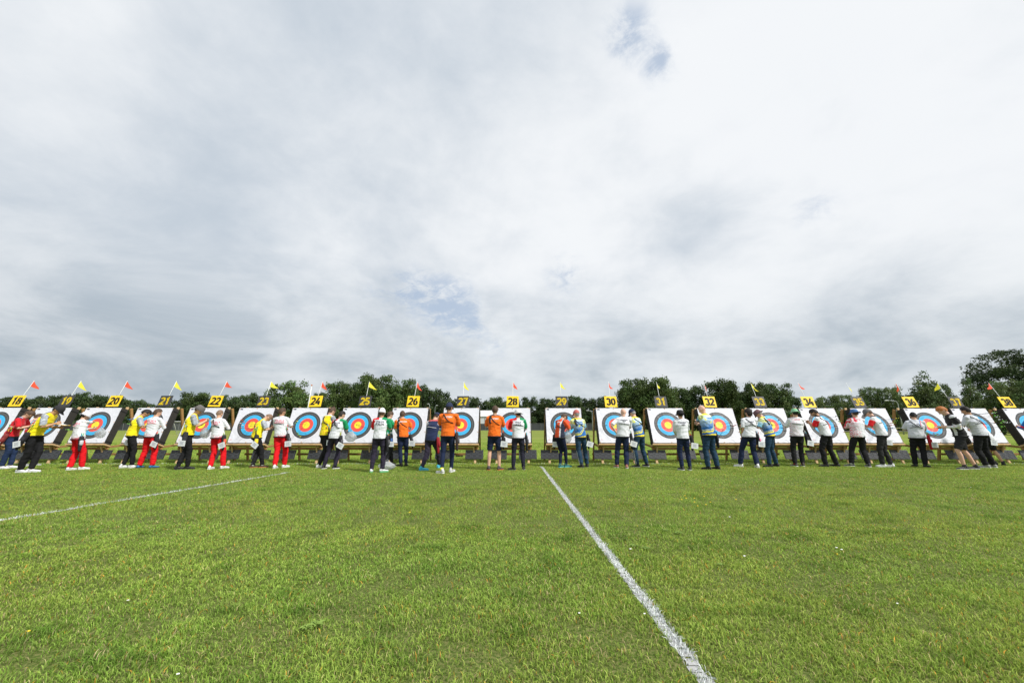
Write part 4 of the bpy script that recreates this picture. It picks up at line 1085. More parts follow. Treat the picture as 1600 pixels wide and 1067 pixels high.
def make_person(i, sp):
    sp['A'] = ground(*sp['fl']); sp['B'] = ground(*sp['fr'])
    H, e = 1.74, 0.0; hx, hy = sp['hd']
    hatx = .012 if not sp.get('hat') else .022
    for it in range(14):
        sk = skeleton(sp, H, e); x, y = proj(sk['top']+sk['hu']*hatx)
        ppm = FPX/(sk['top'].y*.98)
        # the highest rendered point of a bowed head is its rounded crown
        cr = sk['head']+UP*.115*H/1.75+UP*hatx*.5; x2, y2 = proj(cr); y = min(y, y2); xh, _ = proj(sk['head']); x = .5*x+.5*xh
        H = min(max(H+(y-hy)/ppm*.8, 1.52), 2.0); e += (hx-x)/ppm*.8; e = min(max(e, -.75), .75)
    sp['H'] = H; k = H/1.75; F, Rt = sk['F'], sk['R']; bd = sp.get('fat', 1.0)*1.11
    base = Vector(((sp['A'].x+sp['B'].x)/2, (sp['A'].y+sp['B'].y)/2, 0))
    root = empty('person', base); tag(root, sp['label'], 'person', 'archers scoring at the targets')
    def fin(me):   # world -> root space
        me.transform(Matrix.Translation(-base)); return me
    skin = SKIN[sp.get('skin', 'fair')]
    # --- body -------------------------------------------------------------
    bm = bmesh.new()
    P, W, Cc, N = sk['pel'], sk['waist'], sk['chest'], sk['neck']; up = sk['up']
    tube(bm, [P-UP*.03*H, P, W, Cc, N-up*.045*H, N], [(.12*k, .08*k), (.13*k, .09*k), (.115*k, .08*k), (.13*k, .085*k), (.07*k, .055*k), (.055*k, .05*k)], ref=Rt, n=14)
    c = sk['head']; hu, hf, hr = sk['hu'], sk['hf'], sk['hr']
    tube(bm, [N-up*.02*H, N.lerp(c, .5)-hf*.01*k, c-hu*.03*k-hf*.01*k], [.062*k, .056*k, .058*k], n=12)
    ell(bm, c+hu*.012*k, (hr*.077*k, hf*.098*k, hu*.108*k), 3)
    ell(bm, c-hu*.055*k+hf*.032*k, (hr*.056*k, hf*.060*k, hu*.062*k), 2)
    tube(bm, [c+hu*.012*k+hf*.085*k, c-hu*.022*k+hf*.112*k, c-hu*.034*k+hf*.095*k], [.010*k, .016*k, .012*k], n=6)
    for sg in (-1, 1): ell(bm, c+hr*sg*.078*k-hf*.004*k-hu*.006*k, (hr*.013*k, hf*.020*k, hu*.032*k), 2)
    for nm in 'lr':
        S, E, Wr = sk['sh'+nm], sk['el'+nm], sk['wr'+nm]
        tube(bm, [N.lerp(S, .6)-up*.03*H, S-up*.006*H, S.lerp(E, .45), E, E.lerp(Wr, .35), Wr+(Wr-E).normalized()*.01], [.042*k, .044*k, .046*k, .038*k, .040*k, .027*k], n=10)
        h_, kn, an = sk['hip'+nm], sk['kn'+nm], sk['an'+nm]
        lk = k if sp.get('shorts') else k*.62
        tube(bm, [h_, h_.lerp(kn, .4), kn, kn.lerp(an, .3)-F*.012, an], [.085*lk, .075*lk, .054*lk, .056*lk, .038*lk], n=10)
        tube(bm, [an-F*.012, an-UP*.03*k+F*.03], [.03*k, .03*k], n=8)
    body = remesh(bm, .0135, 'body', 2)
    co = get_co(body).astype(float); Cb = np.tile(np.array(skin), (len(co), 1))
    rel = co-np.array(c); lx = rel@np.array(hr)/k; ly = rel@np.array(hf)/k; lz = rel@np.array(hu)/k
    hm = (np.linalg.norm(rel, axis=1) < .16*k)
    eye = hm & (ly > .06) & (np.abs(np.abs(lx)-.032) < .013) & (np.abs(lz-.012) < .009); Cb[eye] = (.05, .03, .025)
    brow = hm & (ly > .055) & (np.abs(np.abs(lx)-.034) < .020) & (np.abs(lz-.034) < .007); Cb[brow] = np.array(HAIRC[sp.get('hair', 'brown')])*.8+.02
    lip = hm & (ly > .06) & (np.abs(lx) < .024) & (np.abs(lz+.058) < .008); Cb[lip] = (skin[0]*.8, skin[1]*.45, skin[2]*.5)
    if sp.get('beard'): bd_ = hm & (ly > -.01) & (lz < -.035) & (np.abs(lz+.058) > .010); Cb[bd_] = np.array(HAIRC[sp['hair']])*.7+np.array(skin)*.15
    nb = len(co)
    bm = bmesh.new(); bm.from_mesh(body)
    for nm in 'lr':
        sg = -1 if nm == 'l' else 1
        hand_geo(bm, sk['el'+nm], sk['wr'+nm], (-Rt*sg+UP*.2) if sp.get('arm'+nm, 'write') in ('write', 'phone', 'low', 'out') else -Rt*sg*.6+F*.5, H)
    bm.to_mesh(body); bm.free(); C2 = np.tile(np.array(skin)*1.0, (len(body.vertices), 1)); C2[:nb] = Cb
    if sp.get('glove'):
        co2 = get_co(body); dl, _ = segdist(co2.astype(float), sk['wrl'], sk['wrl']+(sk['wrl']-sk['ell']).normalized()*.15); C2[dl < .05] = (.03, .03, .03)
    for at_ in list(body.color_attributes): body.color_attributes.remove(at_)
    set_col(body, C2); link('body', fin(body), root, SKINM, smooth=True)
    # --- jersey -------------------------------------------------------------
    bm = bmesh.new(); hem = sp.get('hem', -.015); B = bd
    tube(bm, [P+UP*hem*H, P+UP*.03*H, W, Cc, N-up*.035*H, N-up*.008*H], [(.172*k*B, .128*k*B), (.170*k*B, .128*k*B), (.158*k*B, .118*k*B), (.176*k*B, .125*k*B), (.150*k, .088*k), (.072*k, .064*k)], ref=Rt, n=18)
    tube(bm, [N+up*.004*H-F*.008*k, N-up*.03*H], [.070*k, .085*k], n=12)
    longs = sp.get('sleeve', 'short')
    for nm in 'lr':
        S, E, Wr = sk['sh'+nm], sk['el'+nm], sk['wr'+nm]; ln = longs if isinstance(longs, str) else longs['lr'.index(nm)]
        tube(bm, [N-up*.014*H, N.lerp(S, .5)-up*.014*H, S-up*.012*H], [.064*k, .064*k, .060*k], n=10)
        if ln == 'long': tube(bm, [N.lerp(S, .6)-up*.022*H, S-up*.010*H, S.lerp(E, .5), E, E.lerp(Wr, .5), E.lerp(Wr, .93)], [.066*k, .067*k, .060*k, .052*k, .046*k, .036*k], n=12)
        elif ln == 'under': tube(bm, [N.lerp(S, .6)-up*.022*H, S-up*.010*H, S.lerp(E, .5), S.lerp(E, .86), S.lerp(E, .9), E, E.lerp(Wr, .5), E.lerp(Wr, .93)], [.066*k, .069*k, .068*k, .066*k, .048*k, .044*k, .042*k, .033*k], n=12)
        else: tube(bm, [N.lerp(S, .6)-up*.022*H, S-up*.010*H, S.lerp(E, .5), S.lerp(E, .88)], [.066*k, .070*k, .070*k, .068*k], n=12)
    sh = remesh(bm, .0145, 'jersey', 2); wrinkle(sh, .010, i)
    co = get_co(sh).astype(float); p0 = np.array(P); ax = np.array(N-P); L2 = ax@ax
    v = ((co-p0)@ax)/L2; cen = p0+np.clip(v, 0, 1)[:, None]*ax; uu = ((co-cen)@np.array(Rt))/(.17*k); ww = ((co-cen)@np.array(F))/.12
    hemv = ((P+UP*hem*H-P).dot(N-P))/L2; v = (v-hemv)/(1-hemv)
    arm = np.zeros(len(co)); ta = np.zeros(len(co)); ds = np.abs(uu)*.17*k
    for sgn, nm in ((-1, 'l'), (1, 'r')):
        S, E, Wr = sk['sh'+nm], sk['el'+nm], sk['wr'+nm]
        d1, t1 = segdist(co, S, E); d2, t2 = segdist(co, E, Wr); useful = (np.minimum(d1, d2) < .092*k)
        tt = np.where(d1 <= d2, t1, 1+t2)
        dsp, _ = segdist(co, P, N-up*.05*H)
        isarm = useful & ((dsp > .158*k) | (d2 < .052*k)) & ((tt > 0.0) | (np.abs(uu) > 1.0))
        arm[isarm] = sgn; ta[isarm] = tt[isarm]
    Cs = paint_fn(sp['shirt'])(co, dict(u=uu, v=v, w=ww, arm=arm, ta=ta))
    set_col(sh, np.clip(Cs, 0, 1)); bvh = BVHTree.FromPolygons([tuple(x) for x in co], [tuple(p.vertices) for p in sh.polygons])
    so = link('jersey', fin(sh), root, FAB, smooth=True)
    off = Vector(base)
    def shifted(o_): o_.data.transform(Matrix.Translation(-off)); return o_
    if sp.get('text'):
        n0 = len(so.children); back_text(so, sk, bvh, sp['text'], sp.get('tcol', (.03, .03, .05))); shifted(so.children[-1])
    if sp.get('strap', True):
        cc = sp.get('scol', (.015, .015, .015)); before = set(root.children)
        strap_over(root, sk, bvh, 'chest_guard_strap', [(-.75, .95), (-.5, .85), (-.25, .76), (0, .68), (.3, .62), (.6, .56), (.85, .52)] if i % 3 else [(-.9, .66), (-.5, .66), (0, .645), (.4, .62), (.9, .6)], cc)
        if i % 3 == 1: strap_over(root, sk, bvh, 'chest_guard_strap', [(-.95, .55), (-.6, .58), (-.2, .60), (.3, .60), (.8, .57)], cc)
        if i % 3 == 2: strap_over(root, sk, bvh, 'chest_guard_strap', [(-.62, .98), (-.70, .88), (-.74, .78), (-.70, .66), (-.6, .60)], cc, .021)
        for o_ in set(root.children)-before: shifted(o_)
    # --- trousers -------------------------------------------------------------
    lw = sp.get('leg', 1.0); tc = sp['trousers']; shorts = sp.get('shorts')
    bm = bmesh.new()
    tube(bm, [P+UP*.055*H, P+UP*.01*H, P-UP*.025*H, P-UP*.06*H], [(.150*k*B, .108*k*B), (.158*k*B, .118*k*B), (.160*k*B, .122*k*B), (.10*k, .09*k)], ref=Rt, n=16)
    for nm in 'lr':
        h_, kn, an = sk['hip'+nm], sk['kn'+nm], sk['an'+nm]
        if shorts: tube(bm, [h_, h_.lerp(kn, .45), h_.lerp(kn, .92)], [.102*k, .095*k, .088*k], n=14)
        else: tube(bm, [h_, h_.lerp(kn, .35), kn, kn.lerp(an, .35)-F*.01, kn.lerp(an, .8), an-UP*.004], [.100*k, (.086+.012*lw)*k, (.056+.020*lw)*k, (.052+.022*lw)*k, (.040+.028*lw)*k, (.038+.024*lw)*k], n=14)
    tr = remesh(bm, .0155, 'trousers', 2); wrinkle(tr, .013 if lw > .7 else .007, i+50, (24, 24, 44))
    co = get_co(tr).astype(float); Ct = np.tile(np.array(tc), (len(co), 1))
    if sp.get('sidestripe'):
        for sgn, nm in ((-1, 'l'), (1, 'r')):
            dd, _ = segdist(co, sk['kn'+nm]+Rt*sgn*.08*k, sk['an'+nm]+Rt*sgn*.07*k); Ct[dd < .025] = sp['sidestripe']
    set_col(tr, Ct); link('shorts' if shorts else 'trousers', fin(tr), root, FAB2, smooth=True)
    # --- shoes, socks, hair, hats -------------------------------------------------------------
    tmp = bpy.data.objects.new('t', None)
    for nm, sg in (('l', -1), ('r', 1)):
        fd = (F+Rt*sg*.25).normalized(); fy = sp.get('foot'+nm)
        if fy is not None: fd = Vector((math.sin(R(fy)), math.cos(R(fy)), 0))
        shoe(root, sk['an'+nm]-base, fd, H, sp.get('shoe', (.6, .6, .6)), sp.get('sole', (.7, .7, .7)))
        if sp.get('sock'):
            bm = bmesh.new(); a = sk['an'+nm]-base; tube(bm, [a-UP*.03, a+UP*.05*k], [.045*k, .046*k], n=10); bm_obj('sock', bm, mat('sock_%d_%d' % (int(sp['sock'][0]*99), int(sp['sock'][2]*99)), sp['sock'], rough=.9), root, True)
    sk2 = dict(sk); sk2['head'] = sk['head']-base
    make_hair(root, sk2, sp.get('hairk', 'short') if not sp.get('hat') else 'cap_hair', HAIRC[sp.get('hair', 'brown')], i)
    if sp.get('hat'): make_hat(root, sk2, sp['hat'][0], sp['hat'][1], sp['hat'][2] if len(sp['hat']) > 2 else None)
    if sp.get('glasses'):
        bm = bmesh.new(); hc = sk2['head']
        for sg in (-1, 1):
            q = hc+hf*.102*k+hr*sg*.034*k+hu*.012*k; box(bm, (-.02, -.002, -.014), (.02, .002, .014)); bmesh.ops.transform(bm, matrix=Matrix.Translation(q)@Matrix((hr, hf, hu)).transposed().to_4x4(), verts=bm.verts[-8:])
            beam(bm, hc+hf*.10*k+hr*sg*.055*k+hu*.014*k, hc+hr*sg*.086*k+hu*.010*k-hf*.01*k, .004, .006, bev=0)
        bm_obj('glasses', bm, STRAP, root)
    # --- belt and quiver --------------------------------------------------------
    if not sp.get('noquiver'):
        bm = bmesh.new(); pts = []
        for a_ in range(17):
            an_ = 2*math.pi*a_/16; pts.append(P-base-UP*.012*H+Rt*math.cos(an_)*.175*k*B+F*math.sin(an_)*.132*k*B)
        tube(bm, pts, [(.006, .018)]*17, n=6); bm_obj('belt', bm, STRAP, root, True)
        qs = sp.get('qside', 1); qp = P+Rt*qs*.165*k*B+UP*.0*H-F*.02
        if qs < 0: sk3 = dict(sk); sk3['R'] = -Rt
        else: sk3 = sk
        make_quiver(sp['qlabel'], qp, sk3, sp.get('qcol', (.02, .02, .024)), sp.get('card', 1), sp.get('qstyle', 'down' if i % 2 else 'side'), i, sp.get('qacc', (.08, .08, .09)))
    # --- things held ----------------------------------------------------------
    held = sp.get('hold')
    tipl = sk['wrl']+(sk['wrl']-sk['ell']).normalized()*.10*k; tipr = sk['wrr']+(sk['wrr']-sk['elr']).normalized()*.10*k; mh = (tipl+tipr)/2
    if held:
        hroot = empty({'board': 'clipboard', 'phone': 'phone', 'card': 'score_card', 'tablet': 'clipboard'}[held[0]], mh+UP*.012, -R(sp['yaw'])); hroot.rotation_euler = (R(-12), 0, -R(sp['yaw'])) if held[0] != 'phone' else (R(35), 0, -R(sp['yaw']))
        tag(hroot, held[1], {'board': 'clipboard', 'phone': 'phone', 'card': 'score card', 'tablet': 'clipboard'}[held[0]])
        if held[0] in ('board', 'tablet'):
            bc = held[2]
            bm = bmesh.new(); box(bm, (-.12, -.16, -.006), (.12, .14, .002), .002); bm_obj('plate', bm, mat('board_%d' % int(bc[2]*99), bc, rough=.5), hroot)
            bm = bmesh.new(); box(bm, (-.10, -.14, .003), (.10, .10, .006)); bm_obj('paper', bm, mat('card_white', (.7, .72, .74)), hroot)
            bm = bmesh.new(); box(bm, (-.04, .105, .003), (.04, .135, .014), .003); bm_obj('clip', bm, GREYM, hroot)
        elif held[0] == 'phone':
            bm = bmesh.new(); box(bm, (-.037, -.01, -.005), (.037, .14, .004), .004); bm_obj('case', bm, STRAP, hroot)
            bm = bmesh.new(); box(bm, (-.033, 0, .0045), (.033, .13, .0055)); bm_obj('screen', bm, mat('screen_glass', (.05, .06, .08), rough=.15, spec=.6, noise=0), hroot)
        else:
            bm = bmesh.new(); box(bm, (-.075, -.02, -.001), (.075, .17, .001)); bm_obj('paper', bm, mat('card_white', (.7, .72, .74)), hroot)
            bm = bmesh.new(); box(bm, (-.06, .02, .0015), (.06, .05, .0022)); box(bm, (-.06, .07, .0015), (.05, .09, .0022)); bm_obj('writing', bm, mat('ink_blue', (.10, .12, .22)), hroot)
    return sk

def bag(p, size, label, seed, opac=.55):
    """crumpled translucent carrier bag"""
    bm = bmesh.new(); bmesh.ops.create_icosphere(bm, subdivisions=4, radius=1.0); r = random.Random(seed); a, b_, c_ = [r.uniform(5, 9) for _ in range(3)]
    for v in bm.verts:
        q = v.co.copy(); f = 1+.13*abs(math.sin(a*q.x+b_*q.z))*math.cos(c_*q.y+3*q.z)-.10*abs(math.sin(9*q.z+4*q.x))
        zz = q.z; w = 1-.45*max(0, zz)
        v.co = Vector((q.x*size[0]*f*w, q.y*size[1]*f*w, q.z*size[2]*f))
    bm.verts.ensure_lookup_table(); zm = min(v.co.z for v in bm.verts)
    m = MATS.get('clear_plastic')
    if not m:
        m = mat('clear_plastic', (.62, .65, .68), rough=.25, spec=.5, noise=.1, bump=.8, bscale=18, trans=.4)
        t = NT(m.node_tree); tp = t.node('ShaderNodeBsdfTransparent', {0: (1, 1, 1, 1)}); out = t.n['Material Output']; src = out.inputs[0].links[0].from_socket
        mx = t.node('ShaderNodeMixShader', {0: .42}); t.l.new(src, mx.inputs[1]); t.l.new(tp.outputs[0], mx.inputs[2]); t.l.new(mx.outputs[0], out.inputs[0])
    root = empty('plastic_bag', p); tag(root, label, 'plastic bag')
    bm_obj('pouch', bm, m, root, True)
    bm = bmesh.new()
    for sx in (-1, 1):
        tube(bm, [(sx*.05, 0, size[2]*.8), (sx*.045, .01, size[2]*1.15), (0, .01, size[2]*1.3), (-sx*.01, 0, size[2]*1.32)], [.008]*4, n=6)
    bm_obj('handles', bm, m, root, True)

def W(px, py, Y): return at(px, py, Y)
T_ = 'in front of target '
CL = (.70, .70, .72); DK = (.025, .025, .028)
PL = [
 dict(fl=(1, 733), fr=(15, 732), hd=(50, 641), yaw=62, bend=20, head=35, shirt='britred', trousers=(.02, .035, .085), hair='brown', leg=.9, arml='write', armr='write', shoe=CL,
      text=[('GREAT', .075, .72), ('BRITAIN', .075, .60)], tcol=(.7, .7, .72), qcol=(.20, .03, .03), qacc=(.05, .05, .06), qstyle='back', label='person in a red jersey with a flag yoke and navy trousers at the left edge', qlabel='red and black quiver behind the archer in the red flag jersey'),
 dict(fl=(36, 729), fr=(52, 728), hd=(64, 646), yaw=25, bend=14, head=30, shirt='britred', trousers=BLACK, hair='brown', strap=False, shoe=(.3, .3, .32), noquiver=True,
      label='person in red and black half hidden behind the yellow shirted archer at target eighteen'),
 dict(fl=(30, 739), fr=(47, 738.5), hd=(96, 632.5), yaw=72, bend=24, head=22, shirt='yellow', trousers=BLACK, hair='black', skin='tan', hat=('cap', DK), leg=1.0, fat=1.0, strap=False, shoe=CL, sole=(.65, .67, .7), arml='out', armr='write', qstyle='back',
      hold=('board', 'yellow clipboard held out by the archer in the black cap', (.80, .50, .03)), label='person in a yellow jersey and black cap bending over a yellow clipboard at the left', qlabel='black belt quiver with a large white card on the archer in the black cap'),
 dict(fl=(108, 735), fr=(127, 734), hd=(137, 643), yaw=22, bend=9, head=22, shirt='polska', sleeve='long', trousers=RED, leg=1.3, fat=1.06, hair='black', hat=('bucket', (.66, .67, .70)), shoe=CL, armr='T20', text=[('POLSKA', .085, .80), ('JANIO', .055, .69)], tcol=(.70, .20, .24), scol=(.6, .6, .58), card=0, qacc=(.45, .46, .48),
      label='person in a white bucket hat and red trousers touching target twenty', qlabel='grey quiver with blue tag on the archer in the white bucket hat at target twenty'),
 dict(fl=(191, 731.5), fr=(205, 731.5), hd=(232, 639), yaw=48, bend=14, head=38, shirt='yellow', trousers=BLACK, hair='black', skin='tan', leg=.85, shoe=CL, qside=-1, qacc=(.04, .07, .18),
      label='person in a yellow jersey with black hair left of the pair at target twenty-one', qlabel='black and blue quiver on the black haired yellow archer at target twenty-one'),
 dict(fl=(217, 732), fr=(237, 732), hd=(248, 638.5), yaw=8, bend=5, head=14, turn=20, shirt='polska', sleeve='long', trousers=RED, leg=1.25, hair='brown', skin='fair', shoe=(.03, .16, .36), sole=(.05, .05, .06), text=[('POLSKA', .085, .80), ('KOPROWSKI', .06, .69)], tcol=(.70, .20, .24), strap=False, qacc=(.7, .5, .03),
      label='person in a long sleeved white and red kit with blue shoes at target twenty-one', qlabel='black quiver with a yellow pocket on the archer in blue shoes'),
 dict(fl=(277, 734), fr=(292, 733.5), hd=(315, 633), yaw=58, bend=10, head=28, shirt='yellow', trousers=BLACK, leg=.9, fat=1.05, hair='brown', skin='fair', hat=('bucket', (.13, .12, .115)), shoe=DK, sole=DK, armr='phone', arml='phone', card=.05,
      hold=('phone', 'small dark phone held by the archer in the grey hat', 0), label='person in a yellow jersey and dark grey hat reading a phone at target twenty-two', qlabel='black quiver with white card and blue tube on the archer in the dark grey hat'),
 dict(fl=(328, 733.5), fr=(348, 732.5), hd=(344.5, 640), yaw=8, bend=5, head=10, shirt='polska', sleeve='long', trousers=RED, leg=1.25, fat=1.02, hair='shaved', hairk='shaved', shoe=CL, text=[('POLSKA', .085, .80), ('KOWSKI', .06, .69)], tcol=(.70, .20, .24), qacc=(.6, .1, .05), qstyle='down',
      label='person with cropped hair in white and red kit at target twenty-two', qlabel='black quiver with red tipped arrows on the cropped haired archer at target twenty-two'),
 dict(fl=(394, 731.5), fr=(409, 731), hd=(423, 646), yaw=52, bend=26, head=42, shirt='yellow', trousers=BLACK, leg=.95, fat=1.04, hair='shaved', hairk='shaved', shoe=(.06, .035, .03), sole=(.5, .2, .08), sock=(.6, .6, .6), qacc=(.75, .55, .02), card=.6,
      label='person with shaved head in yellow bowed low before target twenty-three', qlabel='yellow and black quiver on the bowed archer at target twenty-three'),
 dict(fl=(429, 732.5), fr=(444, 731), hd=(442, 637), yaw=4, bend=3, head=12, turn=20, shirt='polska', trousers=RED, leg=1.2, fat=1.03, hair='brown', skin='tan', shoe=CL, text=[('POLSKA', .085, .80), ('NAPLOSZEK', .06, .69)], tcol=(.70, .20, .24), qstyle='side', qcol=(.03, .028, .028),
      label='person in a short sleeved white top and red trousers right of target twenty-three', qlabel='long black quiver on the short sleeved archer in red trousers'),
 dict(fl=(498, 731.5), fr=(508, 730), hd=(521, 636), yaw=30, bend=8, head=30, shirt='yellow_white', sleeve='under', trousers=BLACK, leg=.8, hair='brown', hairk='bun', shoe=CL, card=.02,
      label='person with a hair knot in a yellow jersey over white sleeves at target twenty-four', qlabel='black quiver with white card on the archer with the hair knot'),
 dict(fl=(505.5, 733), fr=(522.5, 733), hd=(535.5, 642), yaw=14, bend=7, head=18, turn=15, shirt='italia', sleeve='under', trousers=(.030, .026, .045), leg=1.0, hair='black', shoe=DK, sole=CL, text=[('ITALIA', .075, .80), ('PAOLI', .06, .70)], card=.5,
      label='person in a white jersey with red and green sleeves left of target twenty-five', qlabel='black quiver with a tilted white card on the dark haired archer in purple grey trousers'),
 dict(fl=(602, 728), fr=(612, 727), hd=(611, 642.5), yaw=42, bend=8, head=18, shirt='green', sleeve='long', trousers=DK, hair='brown', skin='pink', strap=False, shoe=DK, armr='T26', qacc=(.03, .1, .3), qstyle='down',
      label='person in a green long sleeved top reaching towards target twenty-six', qlabel='dark quiver with blue pouch on the archer in green'),
 dict(fl=(580, 738.5), fr=(597, 738), hd=(597.5, 637), yaw=0, bend=3, head=6, shirt='italia', sleeve='under', trousers=(.030, .026, .045), leg=1.05, fat=.98, hair='brown', skin='tan', hat=('cap', (.72, .73, .75)), shoe=CL, sole=(.1, .45, .2), footr=50, text=[('ITALIA', .075, .80), ('ITALIA', .085, .68)], strap=False, card=0, qstyle='down',
      label='person in a white cap and jersey with red and green shoulders right of target twenty-five', qlabel='black quiver on the archer in the white cap'),
 dict(fl=(626, 729), fr=(634, 728.5), hd=(629, 641.5), yaw=-12, bend=4, head=12, shirt='orange_navy', sleeve='under', trousers=NAVY, leg=.8, hair='brown', shoe=DK, footl=-60, sole=DK, text=[('NEDERLAND', .05, .84)], tcol=(.75, .75, .75), arml='low', card=.05, glove=True,
      label='slim person in an orange jersey with white sleeves and navy trousers at target twenty-six', qlabel='dark blue quiver on the slim orange archer at target twenty-six'),
 dict(fl=(659, 735.5), fr=(686, 731), hd=(684, 644), yaw=22, bend=16, head=34, shirt='navyblue', sleeve='long', trousers=(.035, .030, .05), leg=.8, hair='black', hat=('cap', NAVY), shoe=(.08, .50, .68), sole=(.1, .5, .65), scol=(.7, .7, .7), qcol=(.28, .015, .02), qacc=(.4, .02, .03), card=0, qstyle='down', footl=70,
      label='person in navy with bright blue shoes standing legs apart at target twenty-six', qlabel='red and black quiver on the archer with bright blue shoes'),
 dict(fl=(690, 740), fr=(705, 738), hd=(702.5, 628.5), yaw=4, bend=2, head=10, turn=15, shirt='orange', trousers=NAVY, leg=.45, hair='black', skin='tan', hat=('cap', NAVY), shoe=(.55, .56, .55), sock=(.65, .72, .05), footl=-55, text=[('A. STEEN', .06, .82)], tcol=(.75, .75, .75), qcol=(.045, .03, .03), card=0, qstyle='down', wide=1.05,
      label='tall person in an orange jersey, navy cap and tight navy trousers at target twenty-seven', qlabel='brown black quiver on the tall archer in the navy cap'),
 dict(fl=(763.5, 735), fr=(780, 735), hd=(773.5, 633.5), yaw=2, bend=1, head=8, shirt='orange', sleeve='under', trousers=NAVY, shorts=True, hair='brown', skin='fair', shoe=(.07, .06, .06), sole=(.5, .12, .05), text=[('S. STEEN', .06, .82)], tcol=(.75, .75, .75), qacc=(.5, .03, .02), card=.1, footr=35,
      label='person in an orange jersey and navy shorts with bare calves at target twenty-eight', qlabel='black and red quiver with a white card on the archer in shorts'),
 dict(fl=(802, 735), fr=(818, 734.5), hd=(809, 638.5), yaw=-6, bend=2, head=8, turn=-25, shirt='italia', sleeve='under', trousers=(.022, .022, .036), leg=.9, hair='black', skin='tan', hat=('bucket', (.68, .69, .70)), shoe=DK, sole=(.2, .2, .2), footl=-55, text=[('ITALIA', .06, .78), ('ITALIA', .06, .66)], card=0, qstyle='down',
      label='person in a pale knitted hat and white jersey beside target twenty-eight', qlabel='slim black quiver on the archer in the pale knitted hat'),
 dict(fl=(875.5, 730.5), fr=(885, 730), hd=(883.5, 646), yaw=55, bend=20, head=48, shirt='orange_stripe', trousers=(.012, .016, .04), leg=.35, hair='brown', shoe=(.03, .12, .12), sole=(.1, .45, .5), text=[('NEDERLAND', .045, .86)], tcol=(.75, .75, .75), qside=-1, card=.05,
      label='person in a striped red orange top bowing the head at target twenty-nine', qlabel='black quiver on the archer in the striped red orange top'),
 dict(fl=(909, 731), fr=(917.5, 730), hd=(900, 640), yaw=-16, bend=2, head=14, turn=-20, shirt='swede_white', sleeve='under', trousers=(.022, .05, .09), leg=1.0, hair='grey', skin='pink', hat=('cap', (.45, .12, .11)), shoe=DK, sole=(.1, .1, .1), sidestripe=(.45, .47, .5), text=[('LENNART', .055, .80), ('SUNDIN', .055, .70)], tcol=(.03, .12, .45), qacc=(.05, .2, .5), card=.3, qstyle='down',
      label='person in blue and yellow with a faded red cap at target twenty-nine', qlabel='dark quiver with blue cords on the archer in the faded red cap'),
 dict(fl=(964, 731), fr=(979.5, 732), hd=(973.5, 637.5), yaw=2, bend=2, head=12, shirt='plain', trousers=NAVY, leg=1.15, fat=1.04, hair='grey', hairk='bald', skin='pink', shoe=(.35, .15, .12), sole=(.5, .5, .5), arml='hip', text=[('CHAMPIONS', .04, .84), ('TEAM', .04, .77)], card=.3,
      label='bald person in a white tee shirt with one hand on the hip at target thirty', qlabel='black quiver with a white card on the bald archer at target thirty'),
 dict(fl=(996, 730.5), fr=(1011, 729.5), hd=(986, 639), yaw=-38, bend=10, head=24, shirt='swede', trousers=(.022, .05, .09), leg=1.0, hair='grey', skin='pink', hat=('cap', NAVY), shoe=DK, sole=(.5, .5, .5), sidestripe=(.45, .47, .5), noquiver=True,
      label='person in blue and yellow with a navy cap right of target thirty'),
 dict(fl=(1066, 735), fr=(1078.5, 735), hd=(1062, 639.5), yaw=-3, bend=1, head=4, shirt='plain', sleeve='long', trousers=NAVY, leg=.95, fat=1.0, hair='black', hat=('bucket', BLACK), shoe=DK, sole=CL, strap=False, arml='low', text=[('TAKIEVI', .07, .80), ('GEO', .055, .69)], qacc=(.4, .1, .15), card=.12,
      label='person in a black brimmed hat and long white shirt at target thirty-one', qlabel='black and pink quiver with a white card on the archer in the black hat'),
 dict(fl=(1107, 734), fr=(1121.5, 733.5), hd=(1095, 633), yaw=-32, bend=7, head=22, shirt='swede', sleeve='long', trousers=(.022, .05, .09), leg=1.25, fat=1.14, hair='grey', hairk='bald', skin='pink', shoe=DK, sole=DK, strap=False, arml='T32', text=[('SUNDIN', .055, .80)], tcol=(.03, .12, .45), card=0, wide=1.05,
      label='heavy bald person in blue and yellow gripping the edge of target thirty-two', qlabel='black quiver with red nock on the heavy bald archer in blue'),
 dict(fl=(1157, 729.5), fr=(1184, 731), hd=(1168.5, 638.5), yaw=0, bend=4, head=8, turn=-10, shirt='plain', trousers=NAVY, leg=1.3, fat=1.06, hair='black', hairk='curly', skin='tan', shoe=CL, arml='down', armr='write', footl=-60, text=[('DAMIAN', .055, .78), ('GEO', .045, .69)], qacc=(.6, .1, .25), card=.1,
      label='person with dark curly hair and a white tee shirt at target thirty-three', qlabel='black and pink quiver on the curly haired archer'),
 dict(fl=(1203, 730), fr=(1213.5, 729), hd=(1181.5, 640), yaw=-48, bend=17, head=26, shirt='swede', trousers=(.022, .05, .09), leg=1.0, fat=1.03, hair='grey', skin='pink', hat=('bucket', (.16, .09, .10)), shoe=DK, sole=DK, footl=-75, qacc=(.05, .25, .6), card=0,
      label='person in blue and yellow with a brown bucket hat leaning in at target thirty-three', qlabel='blue and black quiver with a white towel on the archer in the brown bucket hat'),
 dict(fl=(1243, 729), fr=(1255, 729), hd=(1241, 638), yaw=8, bend=2, head=8, shirt='reddots_light', trousers=BLACK, leg=1.1, fat=1.04, hair='black', skin='fair', hat=('sunhat', (.20, .48, .27), (.5, .6, .5)), shoe=(.05, .04, .04), sock=(.4, .02, .04), text=[('LATVIJA', .05, .88)], tcol=(.6, .1, .12), armr='phone', card=.2, qacc=(.03, .15, .4),
      label='person in a pale green sun hat and speckled white shirt left of target thirty-four', qlabel='blue and black quiver on the archer in the pale green sun hat'),
